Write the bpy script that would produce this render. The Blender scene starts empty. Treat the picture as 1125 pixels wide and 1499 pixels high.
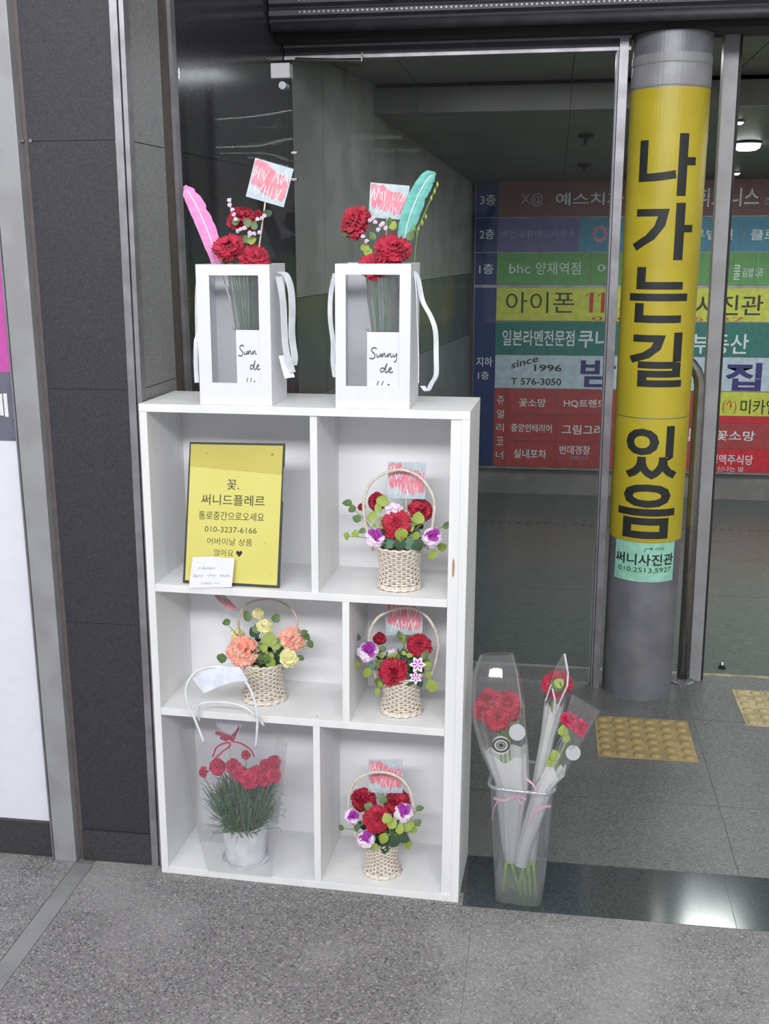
import bpy, bmesh, math, random
from mathutils import Vector, Matrix, Quaternion

# ------------------------------------------------------------------ camera
W_, H_ = 1125.0, 1499.0
CAM = Vector((0.9192307, -2.324517, 1.5436641))
CR = Vector((0.98911355, 0.14710098, -0.00396153)).normalized()
CW = Vector((-0.14365473, 0.95940455, -0.24270606)).normalized()
CU = CR.cross(CW).normalized()
FPX = 1588.3
scene = bpy.context.scene
col = scene.collection
cd = bpy.data.cameras.new('camera')
cam = bpy.data.objects.new('camera', cd)
col.objects.link(cam)
m = Matrix((CR, CU, -CW)).transposed().to_4x4()
m.translation = CAM
cam.matrix_world = m
cd.sensor_fit = 'VERTICAL'
cd.sensor_height = 24.0
cd.lens = FPX / H_ * 24.0
cd.clip_start = 0.05
scene.camera = cam

# ------------------------------------------------------------------ light
world = bpy.data.worlds.new('world')
scene.world = world
world.use_nodes = True
world.node_tree.nodes['Background'].inputs[0].default_value = (0.97, 0.975, 1.0, 1)
world.node_tree.nodes['Background'].inputs[1].default_value = 0.58


def area(name, loc, size, size_y, power, color=(1, 1, 1), target=None):
    l = bpy.data.lights.new(name, 'AREA')
    l.shape = 'RECTANGLE'
    l.size = size
    l.size_y = size_y
    l.energy = power
    l.color = color
    o = bpy.data.objects.new(name, l)
    o.location = loc
    if target is not None:
        d = Vector(target) - Vector(loc)
        o.rotation_euler = d.to_track_quat('-Z', 'Y').to_euler()
    col.objects.link(o)
    return o


# fluorescent rows on the ceiling of the hall in front of the shelf
area('hall_light', (0.75, -0.75, 2.95), 3.2, 0.35, 9, (0.98, 0.985, 1.0))
area('hall_light', (0.6, -4.3, 3.35), 5.0, 0.6, 225, (0.985, 0.985, 1.0), (0.5, 0.0, 0.9))
# far fluorescent tubes of the hall: their mirror image shows in the wavy glass beside the door
for yy_, zz_, pp_ in ((-10.9, 2.95, 13), (-13.2, 2.95, 13), (-15.6, 2.95, 10), (-17.4, 2.95, 10)):
    area('hall_tube', (-2.9, yy_, zz_), 3.4, 0.12, pp_, (0.95, 1.0, 0.98))
# passage lights behind the partition: lamps, and one added fill at the left
area('passage_light', (1.75, 2.75, 1.98), 0.5, 0.5, 22, (0.93, 1.0, 0.97))
area('passage_light', (0.95, 1.85, 2.15), 1.0, 0.25, 6.0, (0.98, 0.99, 1.0))  # unseen fill added to brighten the left passage; no lamp hangs there
area('passage_light', (3.0, 2.6, 1.98), 0.6, 0.6, 24, (0.93, 1.0, 0.97))

scene.view_settings.view_transform = 'Standard'
scene.view_settings.look = 'None'
scene.view_settings.exposure = 0.0
scene.view_settings.gamma = 1.0
scene.view_settings.use_curve_mapping = False
scene.cycles.max_bounces = 8
scene.cycles.transparent_max_bounces = 24

# ------------------------------------------------------------------ pixel helpers (a pixel and a depth give a point of the place)
TH, SH = -0.0329457, 0.0098923      # the shelf stands 1.9 degrees askew and leans a little
ct, st = math.cos(TH), math.sin(TH)


def ray(px, py):
    return CR * ((px - W_ / 2) / FPX) - CU * ((py - H_ / 2) / FPX) + CW


def at(px, py, Y):
    d = ray(px, py)
    return CAM + d * ((Y - CAM.y) / d.y)


def atx(px, py, X):
    d = ray(px, py)
    return CAM + d * ((X - CAM.x) / d.x)


def atz(px, py, Z=0.0):
    d = ray(px, py)
    return CAM + d * ((Z - CAM.z) / d.z)


def S(x, y, z):                          # shelf coordinates to world
    X = x + SH * z
    return Vector((ct * X - st * y, st * X + ct * y, z))


def inv(P):
    X = ct * P.x + st * P.y
    Y = -st * P.x + ct * P.y
    return Vector((X - SH * P.z, Y, P.z))


def sl(px, py, y):                       # pixel on the shelf plane of depth y, in shelf coordinates
    c0 = inv(CAM)
    d = inv(CAM + ray(px, py)) - c0
    return c0 + d * ((y - c0.y) / d.y)


def sw(px, py, y):                       # the same in world coordinates
    p = sl(px, py, y)
    return S(p.x, p.y, p.z)


# ------------------------------------------------------------------ materials
def lin(c):
    out = []
    for v in c[:3]:
        v /= 255.0
        out.append(v / 12.92 if v <= 0.04045 else ((v + 0.055) / 1.055) ** 2.4)
    return (*out, 1.0)


MATS = {}


def mat(name, rgb, rough=0.6, metal=0.0, spec=0.5, rgb2=None, scale=30.0, detail=3.0, bump=0.0, bscale=None,
        coat=0.0, stretch=None, ramp=(0.4, 0.6), trans=0.0, sheen=0.0):
    if name in MATS:
        return MATS[name]
    mt = bpy.data.materials.new(name)
    mt.use_nodes = True
    nt = mt.node_tree
    b = nt.nodes['Principled BSDF']
    b.inputs['Base Color'].default_value = lin(rgb)
    b.inputs['Roughness'].default_value = rough
    b.inputs['Metallic'].default_value = metal
    b.inputs['Specular IOR Level'].default_value = spec
    b.inputs['Coat Weight'].default_value = coat
    if sheen:
        b.inputs['Sheen Weight'].default_value = sheen
    tc = nt.nodes.new('ShaderNodeTexCoord')
    mp = nt.nodes.new('ShaderNodeMapping')
    nt.links.new(tc.outputs['Object'], mp.inputs[0])
    if stretch:
        mp.inputs['Scale'].default_value = stretch
    nz = nt.nodes.new('ShaderNodeTexNoise')
    nz.inputs['Scale'].default_value = scale
    nz.inputs['Detail'].default_value = detail
    nt.links.new(mp.outputs[0], nz.inputs['Vector'])
    if rgb2 is None:
        rgb2 = tuple(v * 0.93 for v in rgb)
    cr = nt.nodes.new('ShaderNodeValToRGB')
    cr.color_ramp.elements[0].position = ramp[0]
    cr.color_ramp.elements[1].position = ramp[1]
    cr.color_ramp.elements[0].color = lin(rgb2)
    cr.color_ramp.elements[1].color = lin(rgb)
    nt.links.new(nz.outputs['Fac'], cr.inputs[0])
    nt.links.new(cr.outputs[0], b.inputs['Base Color'])
    if bump:
        n2 = nt.nodes.new('ShaderNodeTexNoise')
        n2.inputs['Scale'].default_value = bscale or scale
        nt.links.new(mp.outputs[0], n2.inputs['Vector'])
        bp = nt.nodes.new('ShaderNodeBump')
        bp.inputs['Strength'].default_value = bump
        bp.inputs['Distance'].default_value = 0.002
        nt.links.new(n2.outputs['Fac'], bp.inputs['Height'])
        nt.links.new(bp.outputs[0], b.inputs['Normal'])
    MATS[name] = mt
    return mt


def granite(name, dark, mid, light, rough, scale=220.0, stain=None, bump=0.05):
    mt = bpy.data.materials.new(name)
    mt.use_nodes = True
    nt = mt.node_tree
    L = nt.links
    b = nt.nodes['Principled BSDF']
    b.inputs['Roughness'].default_value = rough
    tc = nt.nodes.new('ShaderNodeTexCoord')
    v = nt.nodes.new('ShaderNodeTexVoronoi')
    v.inputs['Scale'].default_value = scale
    L.new(tc.outputs['Object'], v.inputs['Vector'])
    sp = nt.nodes.new('ShaderNodeSeparateColor')
    L.new(v.outputs['Color'], sp.inputs[0])
    cr = nt.nodes.new('ShaderNodeValToRGB')
    e = cr.color_ramp.elements
    e[0].position, e[0].color = 0.0, lin(dark)
    e[1].position, e[1].color = 1.0, lin(light)
    k = e.new(0.3); k.color = lin(mid)
    k = e.new(0.8); k.color = lin(mid)
    L.new(sp.outputs[0], cr.inputs[0])
    if 'polished' in name:
        b.inputs['Specular IOR Level'].default_value = 0.28
    last = cr.outputs[0]
    if stain:
        n = nt.nodes.new('ShaderNodeTexNoise')
        n.inputs['Scale'].default_value = 3.2
        n.inputs['Detail'].default_value = 6.0
        L.new(tc.outputs['Object'], n.inputs['Vector'])
        c2 = nt.nodes.new('ShaderNodeValToRGB')
        c2.color_ramp.elements[0].position = 0.47
        c2.color_ramp.elements[1].position = 0.75
        c2.color_ramp.elements[0].color = (0, 0, 0, 1)
        c2.color_ramp.elements[1].color = (0.6, 0.6, 0.6, 1)
        L.new(n.outputs['Fac'], c2.inputs[0])
        mx = nt.nodes.new('ShaderNodeMixRGB')
        mx.inputs['Color2'].default_value = lin(stain)
        L.new(c2.outputs[0], mx.inputs['Fac'])
        L.new(last, mx.inputs['Color1'])
        last = mx.outputs[0]
    L.new(last, b.inputs['Base Color'])
    MATS[name] = mt
    return mt


def clear(name, tint=(235, 238, 240), gloss=0.12, rough=0.05, diff=0.0, dcol=(255, 255, 255), fr=0.5):
    """thin clear plastic or glass: see-through sheet with a glossy skin and a little milkiness"""
    mt = bpy.data.materials.new(name)
    mt.use_nodes = True
    nt = mt.node_tree
    L = nt.links
    nt.nodes.remove(nt.nodes['Principled BSDF'])
    out = nt.nodes['Material Output']
    t = nt.nodes.new('ShaderNodeBsdfTransparent')
    t.inputs[0].default_value = lin(tint)
    g = nt.nodes.new('ShaderNodeBsdfGlossy')
    g.inputs['Roughness'].default_value = rough
    lw = nt.nodes.new('ShaderNodeLayerWeight')
    lw.inputs[0].default_value = 0.35
    mth = nt.nodes.new('ShaderNodeMath')
    mth.operation = 'MULTIPLY_ADD'
    mth.inputs[1].default_value = fr
    mth.inputs[2].default_value = gloss
    L.new(lw.outputs['Fresnel'], mth.inputs[0])
    mx = nt.nodes.new('ShaderNodeMixShader')
    L.new(mth.outputs[0], mx.inputs[0])
    L.new(t.outputs[0], mx.inputs[1])
    L.new(g.outputs[0], mx.inputs[2])
    last = mx.outputs[0]
    if diff:
        d = nt.nodes.new('ShaderNodeBsdfDiffuse')
        d.inputs[0].default_value = lin(dcol)
        tr = nt.nodes.new('ShaderNodeBsdfTranslucent')
        tr.inputs[0].default_value = lin(dcol)
        dm = nt.nodes.new('ShaderNodeMixShader')
        dm.inputs[0].default_value = 0.5
        L.new(d.outputs[0], dm.inputs[1]); L.new(tr.outputs[0], dm.inputs[2])
        m2 = nt.nodes.new('ShaderNodeMixShader')
        m2.inputs[0].default_value = diff
        L.new(last, m2.inputs[1]); L.new(dm.outputs[0], m2.inputs[2])
        last = m2.outputs[0]
    L.new(last, out.inputs['Surface'])
    MATS[name] = mt
    return mt


def wavy(mt, scale=(2.5, 1, 9), strength=0.35, dist=0.004):
    nt = mt.node_tree
    tc = nt.nodes.new('ShaderNodeTexCoord'); mp = nt.nodes.new('ShaderNodeMapping')
    mp.inputs['Scale'].default_value = scale
    nz = nt.nodes.new('ShaderNodeTexNoise'); nz.inputs['Scale'].default_value = 1.0; nz.inputs['Detail'].default_value = 0.5
    bp = nt.nodes.new('ShaderNodeBump'); bp.inputs['Strength'].default_value = strength; bp.inputs['Distance'].default_value = dist
    nt.links.new(tc.outputs['Object'], mp.inputs[0]); nt.links.new(mp.outputs[0], nz.inputs['Vector'])
    nt.links.new(nz.outputs['Fac'], bp.inputs['Height'])
    for n_ in nt.nodes:
        if n_.type == 'BSDF_GLOSSY': nt.links.new(bp.outputs[0], n_.inputs['Normal'])
    return mt


def emit(name, rgb, s):
    mt = bpy.data.materials.new(name)
    mt.use_nodes = True
    nt = mt.node_tree
    nt.nodes.remove(nt.nodes['Principled BSDF'])
    e = nt.nodes.new('ShaderNodeEmission')
    e.inputs[0].default_value = lin(rgb)
    e.inputs[1].default_value = s
    nt.links.new(e.outputs[0], nt.nodes['Material Output'].inputs['Surface'])
    return mt


M_FLOOR = granite('floor_granite', (78, 77, 78), (126, 125, 125), (170, 168, 166), 0.62, 260, stain=(168, 167, 167))
M_FLOOR2 = granite('passage_granite', (70, 71, 72), (103, 104, 104), (130, 130, 128), 0.42, 240, stain=(120, 124, 122))
M_FLOOR3 = granite('passage_stone', (80, 86, 84), (90, 96, 95), (100, 105, 104), 0.30, 60)
M_THRESH = granite('threshold_granite', (52, 57, 61), (68, 74, 78), (82, 88, 92), 0.13, 320)
M_JOINT = mat('joint_grout', (118, 118, 118), 0.9)
M_PILLAR = granite('pillar_granite', (34, 34, 39), (48, 48, 54), (62, 62, 68), 0.6, 380)
M_SIDE = granite('side_granite', (118, 117, 118), (140, 139, 140), (160, 158, 157), 0.40, 300)
M_DGRAN = granite('polished_dark_granite', (44, 42, 45), (58, 56, 59), (74, 72, 74), 0.17, 320)
M_BASE = granite('base_granite', (46, 45, 48), (60, 59, 62), (74, 72, 74), 0.3, 300)
M_STRIP = mat('floor_strip', (140, 142, 143), 0.5, rgb2=(126, 128, 129), scale=12)
M_STEEL = mat('brushed_steel', (158, 158, 164), 0.38, 0.75, rgb2=(140, 140, 146), scale=20, stretch=(8, 8, 0.6))
M_STEEL_P = mat('painted_steel', (152, 153, 156), 0.45, 0.1, rgb2=(143, 143, 146), scale=12)
M_STEEL_D = mat('dull_steel', (134, 135, 142), 0.42, 0.25, rgb2=(120, 121, 128), scale=9)
M_FRAME = mat('aluminium_frame', (150, 148, 154), 0.4, 0.5, rgb2=(132, 130, 134), scale=14)
M_CHROME = mat('polished_steel', (205, 203, 198), 0.16, 1.0)
M_SATIN = mat('satin_pipe_steel', (150, 146, 142), 0.3, 0.9)
M_DARKP = mat('dark_paint', (60, 58, 64), 0.5, rgb2=(50, 48, 54), scale=14)
M_LINE = mat('dark_seal', (44, 42, 44), 0.7)
M_WALLP = mat('passage_wall_panel', (150, 150, 148), 0.45, rgb2=(136, 136, 134), scale=6, detail=8)
M_SIGNREFL = mat('wall_sign_reflection', (108, 108, 94), 0.3, rgb2=(84, 96, 98), scale=4)  # the sign's reflection in the wall, put into the band's colour
M_DADO2 = mat('passage_wall_base', (120, 125, 127), 0.4, rgb2=(110, 114, 116), scale=5)
M_BACKW = mat('back_wall', (122, 119, 118), 0.7, rgb2=(110, 109, 108), scale=9)
M_CEIL = mat('passage_ceiling', (112, 112, 110), 0.45, rgb2=(102, 102, 100), scale=5)
M_WHITEP = mat('poster_white', (222, 223, 232), 0.5, rgb2=(219, 220, 229))
M_MAGENTA = mat('poster_magenta', (196, 84, 168), 0.5, rgb2=(190, 78, 160))
M_PGREY = mat('poster_grey', (104, 104, 118), 0.5)
M_WHITE = mat('white_print', (236, 238, 242), 0.6)
M_WOOD = mat('white_shelf_board', (232, 232, 232), 0.5, rgb2=(225, 226, 226), scale=5, detail=6, stretch=(3, 3, 0.5))
M_WOODB = mat('shelf_back_board', (240, 240, 244), 0.6, rgb2=(235, 235, 239), scale=4, detail=6)
M_SCUFF = mat('bare_wood', (176, 130, 110), 0.8)
M_PAPER = mat('white_card', (222, 223, 229), 0.55, rgb2=(220, 221, 227))
M_INK = mat('black_ink', (40, 42, 42), 0.6)
M_INKS = mat('script_ink', (96, 98, 102), 0.6)
M_YEL = mat('yellow_sheet', (216, 208, 118), 0.45, rgb2=(213, 204, 112), scale=4)
M_YELD = mat('yellow_sheet_band', (198, 187, 96), 0.4, rgb2=(192, 181, 92), scale=4)
M_YELW = mat('yellow_wrap', (194, 178, 48), 0.42, rgb2=(184, 166, 42), scale=5, detail=6)
M_BOARD = mat('black_board', (62, 66, 62), 0.5)
M_MINT = mat('mint_paper', (160, 222, 198), 0.7)
M_TAPE = clear('clear_tape', (225, 225, 230), 0.1, 0.2, 0.25, (200, 200, 210))
M_GLASS = clear('door_glass', (238, 240, 240), 0.0, 0.03, fr=0.25)
M_GLASSW = wavy(clear('side_glass', (246, 248, 248), 0.02, 0.02, fr=0.15))
M_BAG = clear('frosted_bag', (252, 252, 253), 0.02, 0.3, 0.09, (250, 250, 255), 0.3)
M_CELLO = clear('cellophane', (252, 252, 253), 0.05, 0.06, 0.05, (250, 250, 255), 0.4)
M_BUCKET = clear('clear_bucket', (250, 251, 252), 0.04, 0.08, 0.07, (245, 248, 252), 0.4)
M_FILM = clear('box_film', (232, 236, 234), 0.05, 0.15, 0.22, (206, 210, 208))
M_WATER = clear('cloudy_water', (250, 251, 251), 0.02, 0.2, 0.14, (240, 244, 246), 0.3)
M_TISSUE = clear('tissue_wrap', (254, 254, 255), 0.0, 0.5, 0.86, (254, 254, 255), 0.1)
M_TUBE = mat('milky_tube', (232, 236, 242), 0.3)
M_RIB = mat('white_ribbon', (226, 230, 235), 0.5)
M_PRIB = mat('pink_ribbon', (226, 176, 200), 0.5)
M_RRIB = mat('crimson_ribbon', (150, 24, 66), 0.45)
M_WICK = mat('wicker', (226, 217, 204), 0.7, rgb2=(206, 196, 182), scale=120, bump=0.2)
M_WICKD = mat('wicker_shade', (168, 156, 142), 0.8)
M_RED = mat('carnation_red', (192, 22, 62), 0.6, rgb2=(166, 12, 46), scale=40, sheen=0.2)
M_RED2 = mat('carnation_deep_red', (154, 14, 46), 0.6, rgb2=(130, 10, 36), scale=40)
M_ROSE = mat('carnation_rose', (212, 38, 96), 0.6, rgb2=(190, 26, 78), scale=40)
M_PEACH = mat('carnation_peach', (248, 180, 158), 0.6, rgb2=(244, 160, 140), scale=40)
M_PEACHL = mat('carnation_peach_edge', (250, 200, 180), 0.6)
M_CREAM2 = mat('carnation_cream_shade', (232, 226, 160), 0.6)
M_CREAM = mat('carnation_cream', (244, 240, 190), 0.6, rgb2=(236, 230, 166), scale=40)
M_PURP = mat('carnation_purple', (176, 64, 176), 0.6, rgb2=(150, 44, 150), scale=60)
M_PWHITE = mat('carnation_white_edge', (238, 222, 240), 0.6)
M_LILAC = mat('statice_lilac', (206, 110, 172), 0.6, rgb2=(180, 84, 150), scale=60)
M_LEAFY = mat('leaf_yellow_green', (156, 174, 74), 0.5, rgb2=(130, 150, 60), scale=60)
M_LEAFG = mat('leaf_green', (98, 124, 72), 0.5, rgb2=(80, 106, 60), scale=60)
M_LEAFD = mat('leaf_dark', (62, 88, 66), 0.55, rgb2=(48, 72, 54), scale=60)
M_LEAFB = mat('leaf_blue_green', (98, 136, 116), 0.6, rgb2=(80, 118, 96), scale=60)
M_STEM = mat('stem_green', (126, 160, 80), 0.5)
M_STICK = mat('wooden_stick', (222, 208, 176), 0.6)
M_FPINK = mat('pink_feather', (226, 150, 204), 0.7, rgb2=(220, 138, 196), scale=30, stretch=(1, 1, 4))
M_FTEAL = mat('teal_feather', (118, 190, 182), 0.7, rgb2=(98, 174, 166), scale=30, stretch=(1, 1, 4))
M_CBLUE = mat('card_pale_blue', (196, 206, 212), 0.6, rgb2=(180, 196, 204), scale=60)
M_CPINK = mat('card_pink', (228, 150, 164), 0.6, rgb2=(222, 126, 146), scale=60)
M_TACT = mat('tactile_yellow', (172, 150, 102), 0.7, rgb2=(150, 132, 92), scale=20, detail=6)
M_TACT2 = mat('tactile_pale_yellow', (182, 168, 128), 0.7, rgb2=(156, 142, 106), scale=20, detail=6)

# ------------------------------------------------------------------ mesh builder and object helpers


class MB:
    def __init__(s):
        s.v = []; s.f = []; s.m = []

    def add(s, vs, fs, mi=0):
        o = len(s.v)
        s.v += [Vector(p) for p in vs]
        s.f += [tuple(i + o for i in f) for f in fs]
        s.m += [mi] * len(fs)
        return s

    def box(s, a, b, fn=None, mi=0):
        vs = [Vector((x, y, z)) for x in (a[0], b[0]) for y in (a[1], b[1]) for z in (a[2], b[2])]
        if fn:
            vs = [fn(*p) for p in vs]
        return s.add(vs, [(0, 1, 3, 2), (4, 6, 7, 5), (0, 4, 5, 1), (2, 3, 7, 6), (0, 2, 6, 4), (1, 5, 7, 3)], mi)

    def prism(s, quad, off, mi=0):
        q = [Vector(p) for p in quad]
        n = len(q)
        vs = q + [p + Vector(off) for p in q]
        fs = [tuple(range(n - 1, -1, -1)), tuple(range(n, 2 * n))]
        fs += [(i, (i + 1) % n, (i + 1) % n + n, i + n) for i in range(n)]
        return s.add(vs, fs, mi)

    def tube(s, pts, r, n=8, mi=0, closed=False, cap=True):
        pts = [Vector(p) for p in pts]
        k = len(pts)
        rs = r if isinstance(r, (list, tuple)) else [r] * k
        vs = []
        prev = None
        for i, p in enumerate(pts):
            if closed:
                t = pts[(i + 1) % k] - pts[i - 1]
            else:
                t = pts[min(i + 1, k - 1)] - pts[max(i - 1, 0)]
            t.normalize()
            if prev is None:
                a = t.orthogonal().normalized()
            else:
                a = (prev - t * prev.dot(t)).normalized()
            prev = a
            b = t.cross(a)
            for j in range(n):
                an = 2 * math.pi * j / n
                vs.append(p + (a * math.cos(an) + b * math.sin(an)) * rs[i])
        fs = []
        for i in range(k if closed else k - 1):
            for j in range(n):
                i2 = (i + 1) % k
                fs.append((i * n + j, i * n + (j + 1) % n, i2 * n + (j + 1) % n, i2 * n + j))
        if cap and not closed:
            fs.append(tuple(range(n - 1, -1, -1)))
            fs.append(tuple(range((k - 1) * n, k * n)))
        return s.add(vs, fs, mi)

    def lathe(s, prof, c=(0, 0, 0), n=32, mi=0, axis=None):
        c = Vector(c)
        vs = []
        for (r, z) in prof:
            for j in range(n):
                a = 2 * math.pi * j / n
                vs.append(c + Vector((r * math.cos(a), r * math.sin(a), z)))
        fs = []
        for i in range(len(prof) - 1):
            for j in range(n):
                fs.append((i * n + j, i * n + (j + 1) % n, (i + 1) * n + (j + 1) % n, (i + 1) * n + j))
        return s.add(vs, fs, mi)

    def ribbon(s, pts, w, d, mi=0, th=0.0008):
        """flat strap through pts, its width along d"""
        d = Vector(d).normalized()
        pts = [Vector(p) for p in pts]
        vs = []
        for i, p in enumerate(pts):
            t = (pts[min(i + 1, len(pts) - 1)] - pts[max(i - 1, 0)]).normalized()
            nn = t.cross(d).normalized() * th
            vs += [p - d * w / 2 - nn, p + d * w / 2 - nn, p + d * w / 2 + nn, p - d * w / 2 + nn]
        fs = []
        for i in range(len(pts) - 1):
            for j in range(4):
                fs.append((i * 4 + j, i * 4 + (j + 1) % 4, i * 4 + 4 + (j + 1) % 4, i * 4 + 4 + j))
        return s.add(vs, fs, mi)

    def mesh(s, name, mats, off=(0, 0, 0), smooth=False):
        me = bpy.data.meshes.new(name)
        off = Vector(off)
        me.from_pydata([tuple(p - off) for p in s.v], [], s.f)
        for mt in (mats if isinstance(mats, (list, tuple)) else [mats]):
            me.materials.append(mt)
        me.polygons.foreach_set('material_index', s.m)
        if smooth:
            me.polygons.foreach_set('use_smooth', [True] * len(s.f))
        me.update()
        return me


def fixn(me):
    bm = bmesh.new(); bm.from_mesh(me)
    bmesh.ops.recalc_face_normals(bm, faces=bm.faces)
    bm.to_mesh(me); bm.free()
    return me


WL = {}          # world base of every object


def tag(o, label=None, cat=None, group=None, kind=None):
    if label: o['label'] = label
    if cat: o['category'] = cat
    if group: o['group'] = group
    if kind: o['kind'] = kind
    return o


def thing(name, label, cat, loc, group=None):
    o = bpy.data.objects.new(name, None)
    o.empty_display_size = 0.05
    o.location = loc
    col.objects.link(o)
    WL[o] = Vector(loc)
    return tag(o, label, cat, group)


def obj(name, mb, mats, parent=None, smooth=False, label=None, cat=None, kind=None, group=None, rn=True, bevel=0):
    """mb is in world coordinates"""
    off = WL[parent] if parent is not None else Vector((0, 0, 0))
    if parent is None and mb.v:
        xs = [p.x for p in mb.v]; ys = [p.y for p in mb.v]; zs = [p.z for p in mb.v]
        off = Vector(((min(xs) + max(xs)) / 2, (min(ys) + max(ys)) / 2, min(zs)))
    me = mb.mesh(name, mats, off, smooth)
    if rn: fixn(me)
    o = bpy.data.objects.new(name, me)
    if parent is None:
        o.location = off
        WL[o] = off
    else:
        o.parent = parent
        WL[o] = off
    col.objects.link(o)
    if bevel:
        md = o.modifiers.new('bevel', 'BEVEL'); md.width = bevel; md.segments = 2; md.limit_method = 'ANGLE'
    return tag(o, label, cat, group, kind)


def inst(name, me, parent, loc, quat=None, scale=(1, 1, 1), label=None):
    """an object of its own on a shared mesh, placed in world coordinates under its thing"""
    o = bpy.data.objects.new(name, me)
    o.parent = parent
    o.location = Vector(loc) - WL[parent]
    if quat is not None:
        o.rotation_mode = 'QUATERNION'
        o.rotation_quaternion = quat
    o.scale = scale
    col.objects.link(o)
    if label: o['label'] = label
    return o


def sub(name, me, parent):
    o = bpy.data.objects.new(name, me)
    o.parent = parent
    col.objects.link(o)
    return o


# ---------------- lettering: flat print fitted into a box of the plane
TXT = {}


def glyphs(body, bold):
    k = (body, bold)
    if k not in TXT:
        c = bpy.data.curves.new('lettering', 'FONT')
        c.body = body
        c.offset = bold
        c.resolution_u = 3
        o = bpy.data.objects.new('lettering', c)
        col.objects.link(o)
        bpy.context.view_layer.update()
        me = bpy.data.meshes.new_from_object(o.evaluated_get(bpy.context.evaluated_depsgraph_get()))
        vs = [(v.co.x, v.co.y) for v in me.vertices]
        fs = [tuple(p.vertices) for p in me.polygons]
        bpy.data.objects.remove(o); bpy.data.meshes.remove(me); bpy.data.curves.remove(c)
        x0 = min(v[0] for v in vs); x1 = max(v[0] for v in vs)
        y0 = min(v[1] for v in vs); y1 = max(v[1] for v in vs)
        TXT[k] = ([((x - x0) / (x1 - x0), (y - y0) / (y1 - y0)) for x, y in vs], fs)
    return TXT[k]


def write(mb, body, fn, u0, u1, v0, v1, bold=0.0, mi=0, rot=0):
    """text body fitted to u0..u1, v0..v1; fn maps (u, v) of the plane to the place"""
    vs, fs = glyphs(body, bold)
    if rot:
        vs = [(y, 1 - x) for x, y in vs]
    mb.add([fn(u0 + (u1 - u0) * x, v0 + (v1 - v0) * y) for x, y in vs], fs, mi)
    return mb


def stroke(mb, pts, w, fn, mi=0):
    """a flat pen stroke through 2-D points"""
    n = len(pts)
    vs = []
    for i in range(n):
        a = pts[max(i - 1, 0)]; b = pts[min(i + 1, n - 1)]
        dx, dy = b[0] - a[0], b[1] - a[1]
        l = math.hypot(dx, dy) or 1
        nx, ny = -dy / l * w / 2, dx / l * w / 2
        vs += [fn(pts[i][0] + nx, pts[i][1] + ny), fn(pts[i][0] - nx, pts[i][1] - ny)]
    mb.add(vs, [(2 * i, 2 * i + 1, 2 * i + 3, 2 * i + 2) for i in range(n - 1)], mi)


def curve(pts, k=5):
    """Catmull-Rom through 2-D or 3-D points"""
    P = [Vector(p) for p in pts]
    P = [P[0] * 2 - P[1]] + P + [P[-1] * 2 - P[-2]]
    out = []
    for i in range(1, len(P) - 2):
        for j in range(k):
            t = j / k
            a, b, c, d = P[i - 1], P[i], P[i + 1], P[i + 2]
            out.append(0.5 * ((2 * b) + (c - a) * t + (2 * a - 5 * b + 4 * c - d) * t * t + (3 * b - a - 3 * c + d) * t ** 3))
    out.append(P[-2])
    return out

# ================================================================== THE SETTING
def struct(name, mb, mats, parent=None, **k):
    return obj(name, mb, mats, parent, kind=None if parent else 'structure', **k)


# ---- floor of the hall: slabs, joints, inlaid strip
fl = struct('floor', MB().box((-3.2, -5.0, -0.12), (4.6, 5.0, -0.0015)), M_JOINT)
fxs = [-3.2, -1.4, -0.235, 0.787, 1.80, 2.9, 4.6]
fys = [-5.0, -3.6, -2.4, -1.2, -0.035]
for i in range(len(fxs) - 1):
    for j in range(len(fys) - 1):
        a = fxs[i] + (0.05 if i == 2 else 0.0004)
        b = MB().box((a, fys[j] + 0.0004, -0.0013), (fxs[i + 1] - 0.0004, fys[j + 1] - 0.0004, 0.0))
        obj('floor_slab', b, M_FLOOR, fl)
for (xa, xb) in ((-3.2, -0.236), (-0.185, -0.012)):
    obj('floor_slab', MB().box((xa + 0.0006, -0.0342, -0.0013), (xb, 0.028, 0.0)), M_FLOOR, fl)
obj('inlaid_strip', MB().box((-0.233, -5.0, -0.0013), (-0.187, 0.010, 0.0)), M_STRIP, fl, label='plain grey strip inlaid in the floor')
obj('floor_slab', MB().box((-0.0115, -0.0342, -0.0013), (0.7600, 0.0195, 0.0)), M_FLOOR, fl)
for (xa, xb) in ((-0.011, 0.35), (0.35, 0.7605), (0.7605, 1.395), (1.395, 2.45), (2.45, 3.5), (3.5, 4.6)):
    obj('threshold_slab', MB().box((xa + 0.0004, -0.034 if xa > 0.7 else 0.02, -0.0013), (xb - 0.0008, 0.186, 0.0)), M_THRESH, fl, label='dark polished threshold slab')
pxs = [0.0, 0.712, 1.435, 2.2, 3.0, 3.8, 4.6]
pys = [0.187, 0.535, 1.11, 1.50]
for i in range(len(pxs) - 1):
    for j in range(len(pys) - 1):
        obj('passage_slab', MB().box((pxs[i] + 0.001, pys[j] + 0.001, -0.0013), (pxs[i + 1] - 0.001, pys[j + 1] - 0.001, 0.0)), M_FLOOR2, fl)
qys = [1.53, 2.45, 3.4, 4.35]
for i in range(len(pxs) - 1):
    for j in range(3):
        obj('far_slab', MB().box((pxs[i] + 0.001, qys[j] + 0.001, -0.0013), (pxs[i + 1] - 0.001, qys[j + 1] - 0.001, 0.0)), M_FLOOR3, fl)
obj('inlaid_strip', MB().box((0.0, 1.502, -0.0013), (1.45, 1.528, 0.0)), M_STRIP, fl)
M_BRASS = mat('brass_strip', (150, 142, 118), 0.6, rgb2=(122, 118, 104), scale=30)
obj('inlaid_strip', MB().box((1.452, 1.502, -0.0013), (4.6, 1.528, 0.0)), M_BRASS, fl, label='tan strip inlaid in the floor')
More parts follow.
